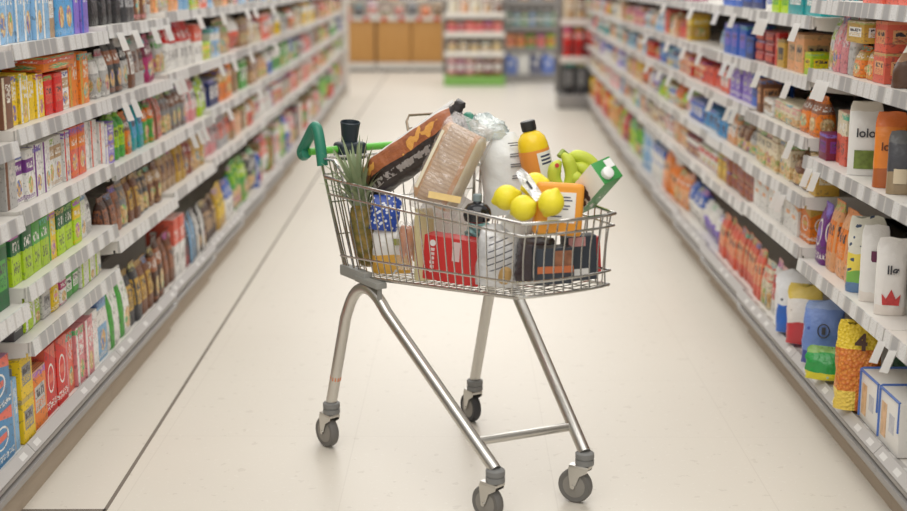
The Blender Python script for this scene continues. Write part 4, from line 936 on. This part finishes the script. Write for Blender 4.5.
# lemons and their white tag
lm = plain('lemon peel', (.84, .72, .03), .4, vary=.08, scale=30, bump=.25, bscale=120)
def lemon_mesh():
    pr = [(.0015, -.042), (.006, -.040), (.010, -.036)]
    pr += [(.0335 * math.sin(PI * k / 14), -.0345 * math.cos(PI * k / 14)) for k in range(2, 13)]
    pr += [(.010, .036), (.006, .040), (.0015, .0425)]
    return MB().mat(lm).lathe(pr, 22).mesh('lemon')
lme = lemon_mesh()
for k, (u, v, z, rx, ry, rz) in enumerate(((.672, -.080, .864, 20, 70, 10), (.748, -.080, .848, 60, 30, 40), (.812, -.040, .867, 15, 20, 0), (.716, -.022, .897, 70, 10, 60))):
    o = bpy.data.objects.new('lemon', lme); C.objects.link(o); o.matrix_local = loc_T(u, v, z, rx, ry, rz)
    tag(o, ('yellow lemon beside the dark jar', 'lowest yellow lemon, against the trolley rim', 'yellow lemon overlapping the white label of the orange carton', 'yellow lemon set behind the other lemons')[k], 'lemon', 'lemons on top of the load')
tg = MB().mat(film2); tg.add([(-.012, 0, -.045), (.012, 0, -.045), (.016, .004, .02), (.010, .006, .05), (-.010, .006, .05), (-.016, .004, .02), (-.012, .002, -.045), (.012, .002, -.045), (.016, .006, .02), (.010, .008, .05), (-.010, .008, .05), (-.016, .006, .02)], [[0, 1, 2, 5], [5, 2, 3, 4], [6, 11, 8, 7], [11, 10, 9, 8], [0, 5, 11, 6], [1, 7, 8, 2], [5, 4, 10, 11], [2, 8, 9, 3], [4, 3, 9, 10], [0, 6, 7, 1]])
r = tag(tg.build('net_tag', T=loc_T(.762, -.072, .908, -25, -38, 0)), 'white plastic tag lying over the lemons', 'tag')
MB().mat(M['ink']).box((-.003, -.0012, -.012), (.003, -.0004, .012)).build('tag_print', r)

# dark jar
r = empty('dark_jar', loc_T(.572, -.105, .785, 0, 0, 0), 'round black jar with a grey cap in front of the loaf', 'jar')
MB().mat(plain('black glass', (.012, .012, .015), .08)).lathe([(.022, 0), (.034, .006), (.038, .020), (.036, .036), (.026, .049), (.012, .054), (.010, .058)], 24).build('jar_body', r)
MB().mat(plain('jar cap grey', (.22, .27, .28), .4)).lathe([(.0125, .0585), (.0125, .075), (.010, .077)], 16).build('cap', r)

# bags and boxes inside the wires
spot = NT('blue spotted film'); tc = spot.n('ShaderNodeTexCoord').outputs['Object']; vo = spot.n('ShaderNodeTexVoronoi'); spot.set(vo.inputs['Vector'], tc); vo.inputs['Scale'].default_value = 85
spot.bsdf(spot.mix(spot.lt(vo.outputs['Distance'], .34), (.02, .07, .38), (.72, .75, .80)), .3, bump=spot.noise(tc, 25, 3), bs=.6, bd=.01)
soft_bag('spotted_bag', .085, .10, .045, spot.m, loc_T(.155, -.160, .705, 0, 8, 10), 'blue bag with white spots beside the pineapple', 'bag', seed=41, wr=.06)
o = soft_bag('pasta_bag', .112, .135, .05, bag_mat('pasta bag film', [(0, (.72, .40, .06)), (.40, (.76, .75, .72))], (.60, .62, .62), .66, .9, 20), loc_T(.172, -.140, .579, 0, 0, 4), 'clear bag of orange pasta against the trolley wires', 'bag', seed=42)
patch(o, plain('green print', (.30, .33, .08)), .004, .022, .085, .105, -.027, 'green_print', .001)
b = MB().mat(plain('carrot orange', (.62, .20, .05), .5, vary=.3, scale=20))
r = empty('carrot_bag', loc_T(.272, -.145, .60, 0, 4, 8), 'bag of carrots showing red orange between white packs', 'bag')
for k, (x, y) in enumerate(((-.018, 0), (.0, -.006), (.016, .004))):
    MB().mat(plain('carrot orange', (.62, .20, .05), .5)).lathe([(.003, .03), (.010, .06), (.013, .12), (.010, .132), (.003, .134)], 12, Matrix.Translation((x, y, 0))).build('carrot', r)
pillow_pack(MB().mat(film), .14, .075, .045, seed=8).build('film_bag', r, TR(0, 0, .075, 0, -90, 0))
soft_bag('flour_packet', .055, .20, .05, plain('pale yellow paper', (.72, .64, .36), .5, bump=.2), loc_T(.338, -.130, .590, 0, 0, 10), 'pale yellow paper packet standing beside the red box', 'packet', seed=44, wr=.02)
r = empty('red_box', loc_T(.472, -.116, .609, 0, 3.5, -24), 'red cardboard box with a white sticker and vertical lettering against the wires', 'box')
MB().mat(plain('box red', (.62, .030, .028), .45, vary=.05)).box((-.082, -.030, 0), (.082, .030, .124), .003).build('box_body', r)
MB().mat(plain('sticker pink', (.74, .56, .55), .5, vary=.1)).box((.004, -.0312, .062), (.026, -.0302, .115)).build('sticker', r)
b = MB().mat(plain('pale ink', (.78, .62, .60)))
for k in range(6): b.box((-.062 + (.002 if k % 2 else 0), -.0312, .022 + k * .012), (-.049, -.0303, .030 + k * .012))
b.build('side_print', r)
MB().mat(M['paper white']).lathe([(.0, -.0305), (.009, -.0305), (.009, -.0312), (.0, -.0312)], 16, Matrix.Rotation(0, 4, 'X') @ Matrix(((1, 0, 0, -.055), (0, 0, 1, 0), (0, 1, 0, .104), (0, 0, 0, 1)))).build('round_print', r)
r = empty('net_bundle', loc_T(.475, -.045, .735, 0, 0, 0), 'teal and white bunched plastic bundle above the red box', 'bag')
pillow_pack(MB().mat(plain('teal film', (.16, .34, .34), .3, vary=.5, scale=60, bump=.8)), .075, .055, .05, seed=7, wr=.2).build('bundle', r, TR(0, 0, 0, 0, -70, 0))
lines = NT('silver printed film'); tc = lines.n('ShaderNodeTexCoord'); g = lines.n('ShaderNodeSeparateXYZ'); lines.set(g.inputs[0], tc.outputs['Generated'])
ln = lines.gt(lines.math('SINE', lines.mul(lines.math('ADD', g.outputs[2], lines.mul(g.outputs[0], -.35)), 58.)), .80)
msk = lines.mul(ln, lines.mul(lines.band(g.outputs[0], .25, .78), lines.band(g.outputs[2], .25, .8)))
lines.bsdf(lines.mix(msk, (.66, .66, .67), (.12, .12, .14)), .25, .25, bump=lines.noise(tc.outputs['Object'], 24, 4), bs=.9, bd=.014)
soft_bag('silver_bag', .112, .16, .06, lines.m, loc_T(.622, -.078, .622, 0, 5, 0), 'crinkled silver white bag with printed lines behind the wires', 'bag', seed=46, wr=.07)
soft_bag('white_packet', .085, .10, .04, plain('white crinkle', (.74, .74, .73), .3, bump=.6), loc_T(.645, -.040, .762, 0, 38, 0), 'white crinkled packet between the dark jar and the lemons', 'packet', seed=47, wr=.05)
# right-hand part of the basket
r = empty('dark_fruit_bag', loc_T(.706, -.012, .645, 0, 0, 0), 'dark plum coloured bag behind the wires beside the orange banded box', 'bag')
pillow_pack(MB().mat(plain('plum film', (.05, .035, .04), .25, vary=.5, scale=20, bump=.8)), .13, .095, .07, seed=12, wr=.08).build('film_bag', r, TR(0, 0, .05, 0, -85, 0))
o = tag(MB().mat(plain('potato', (.45, .28, .10), .6, vary=.2)).lathe([(.003, -.026), (.012, -.022), (.0165, -.010), (.017, .006), (.012, .018), (.003, .022)], 16).build('potato', T=loc_T(.705, -.105, .668, 10, 14, 0)), 'small brown potato pressed against the trolley wires', 'potato')
def slate_box(name, T, w, h, d, label):
    r_ = empty(name, T, label, 'box'); MB().mat(plain('slate card', (.035, .045, .062), .45, vary=.2)).box((-w / 2, -d / 2, 0), (w / 2, d / 2, h), .003).build('box_body', r_); return r_
r = slate_box('ready_meal_box', loc_T(.768, .0, .648, 0, 0, 14), .098, .095, .05, 'slate box with an orange band across its front')
MB().mat(plain('band orange', (.60, .17, .06), .45)).box((-.0485, -.0262, .030), (.0485, -.0252, .048)).build('orange_band', r)
MB().mat(plain('rust picture', (.30, .12, .06), .5, vary=.8, scale=50)).box((-.004, -.0262, .049), (.047, -.0252, .088)).build('picture_panel', r)
r = slate_box('blue_grey_box', loc_T(.760, .092, .645, 0, -2, 14), .086, .118, .045, 'blue grey box with a pink label and a small white square')
MB().mat(plain('label pink', (.62, .30, .29), .5, vary=.3, scale=60)).box((-.034, -.0238, .092), (.012, -.0227, .116)).build('pink_label', r)
MB().mat(M['paper white']).box((-.020, -.0238, .010), (.020, -.0227, .032)).build('white_square', r)
o = tag(MB().mat(plain('red pack', (.60, .05, .05), .4)).box((-.014, -.012, 0), (.014, .012, .10), .004).build('red_packet', T=loc_T(.745, .158, .650, 0, -4, 20)), 'narrow red packet standing beside the blue grey box', 'packet')

# ------------------------------------------------------------------ light, world, camera
w = bpy.data.worlds.new('shop light'); bpy.context.scene.world = w; w.use_nodes = True
w.node_tree.nodes['Background'].inputs[0].default_value = (1., .965, .92, 1); w.node_tree.nodes['Background'].inputs[1].default_value = .68
def area(name, loc, rot, sx, sy, e, col=(1, .975, .935)):
    l = bpy.data.lights.new(name, 'AREA'); l.shape = 'RECTANGLE'; l.size = sx; l.size_y = sy; l.energy = e; l.color = col
    o = bpy.data.objects.new(name, l); C.objects.link(o); o.location = loc; o.rotation_euler = [math.radians(a) for a in rot]; return o
for k, y in enumerate((1.5, 6.5, 11.5, 16.5, 21.5)): area('ceiling_light', (0, y, 3.4), (0, 0, 0), 3.0, 3.8, 86)
cam = bpy.data.cameras.new('camera'); co = bpy.data.objects.new('camera', cam); C.objects.link(co)
cam.sensor_width = 36; cam.sensor_fit = 'HORIZONTAL'; cam.lens = 36 * 1330 / 907
co.location = (0, 0, 1.42); pitch = .205696; yawc = .006992
co.rotation_euler = (PI / 2 - pitch, 0, yawc)
cam.clip_start = .05; cam.clip_end = 100
cam.dof.use_dof = True; cam.dof.focus_distance = 3.78; cam.dof.aperture_fstop = 1.8
sc = bpy.context.scene; sc.camera = co
sc.view_settings.view_transform = 'Standard'; sc.view_settings.look = 'None'; sc.view_settings.exposure = 0.0
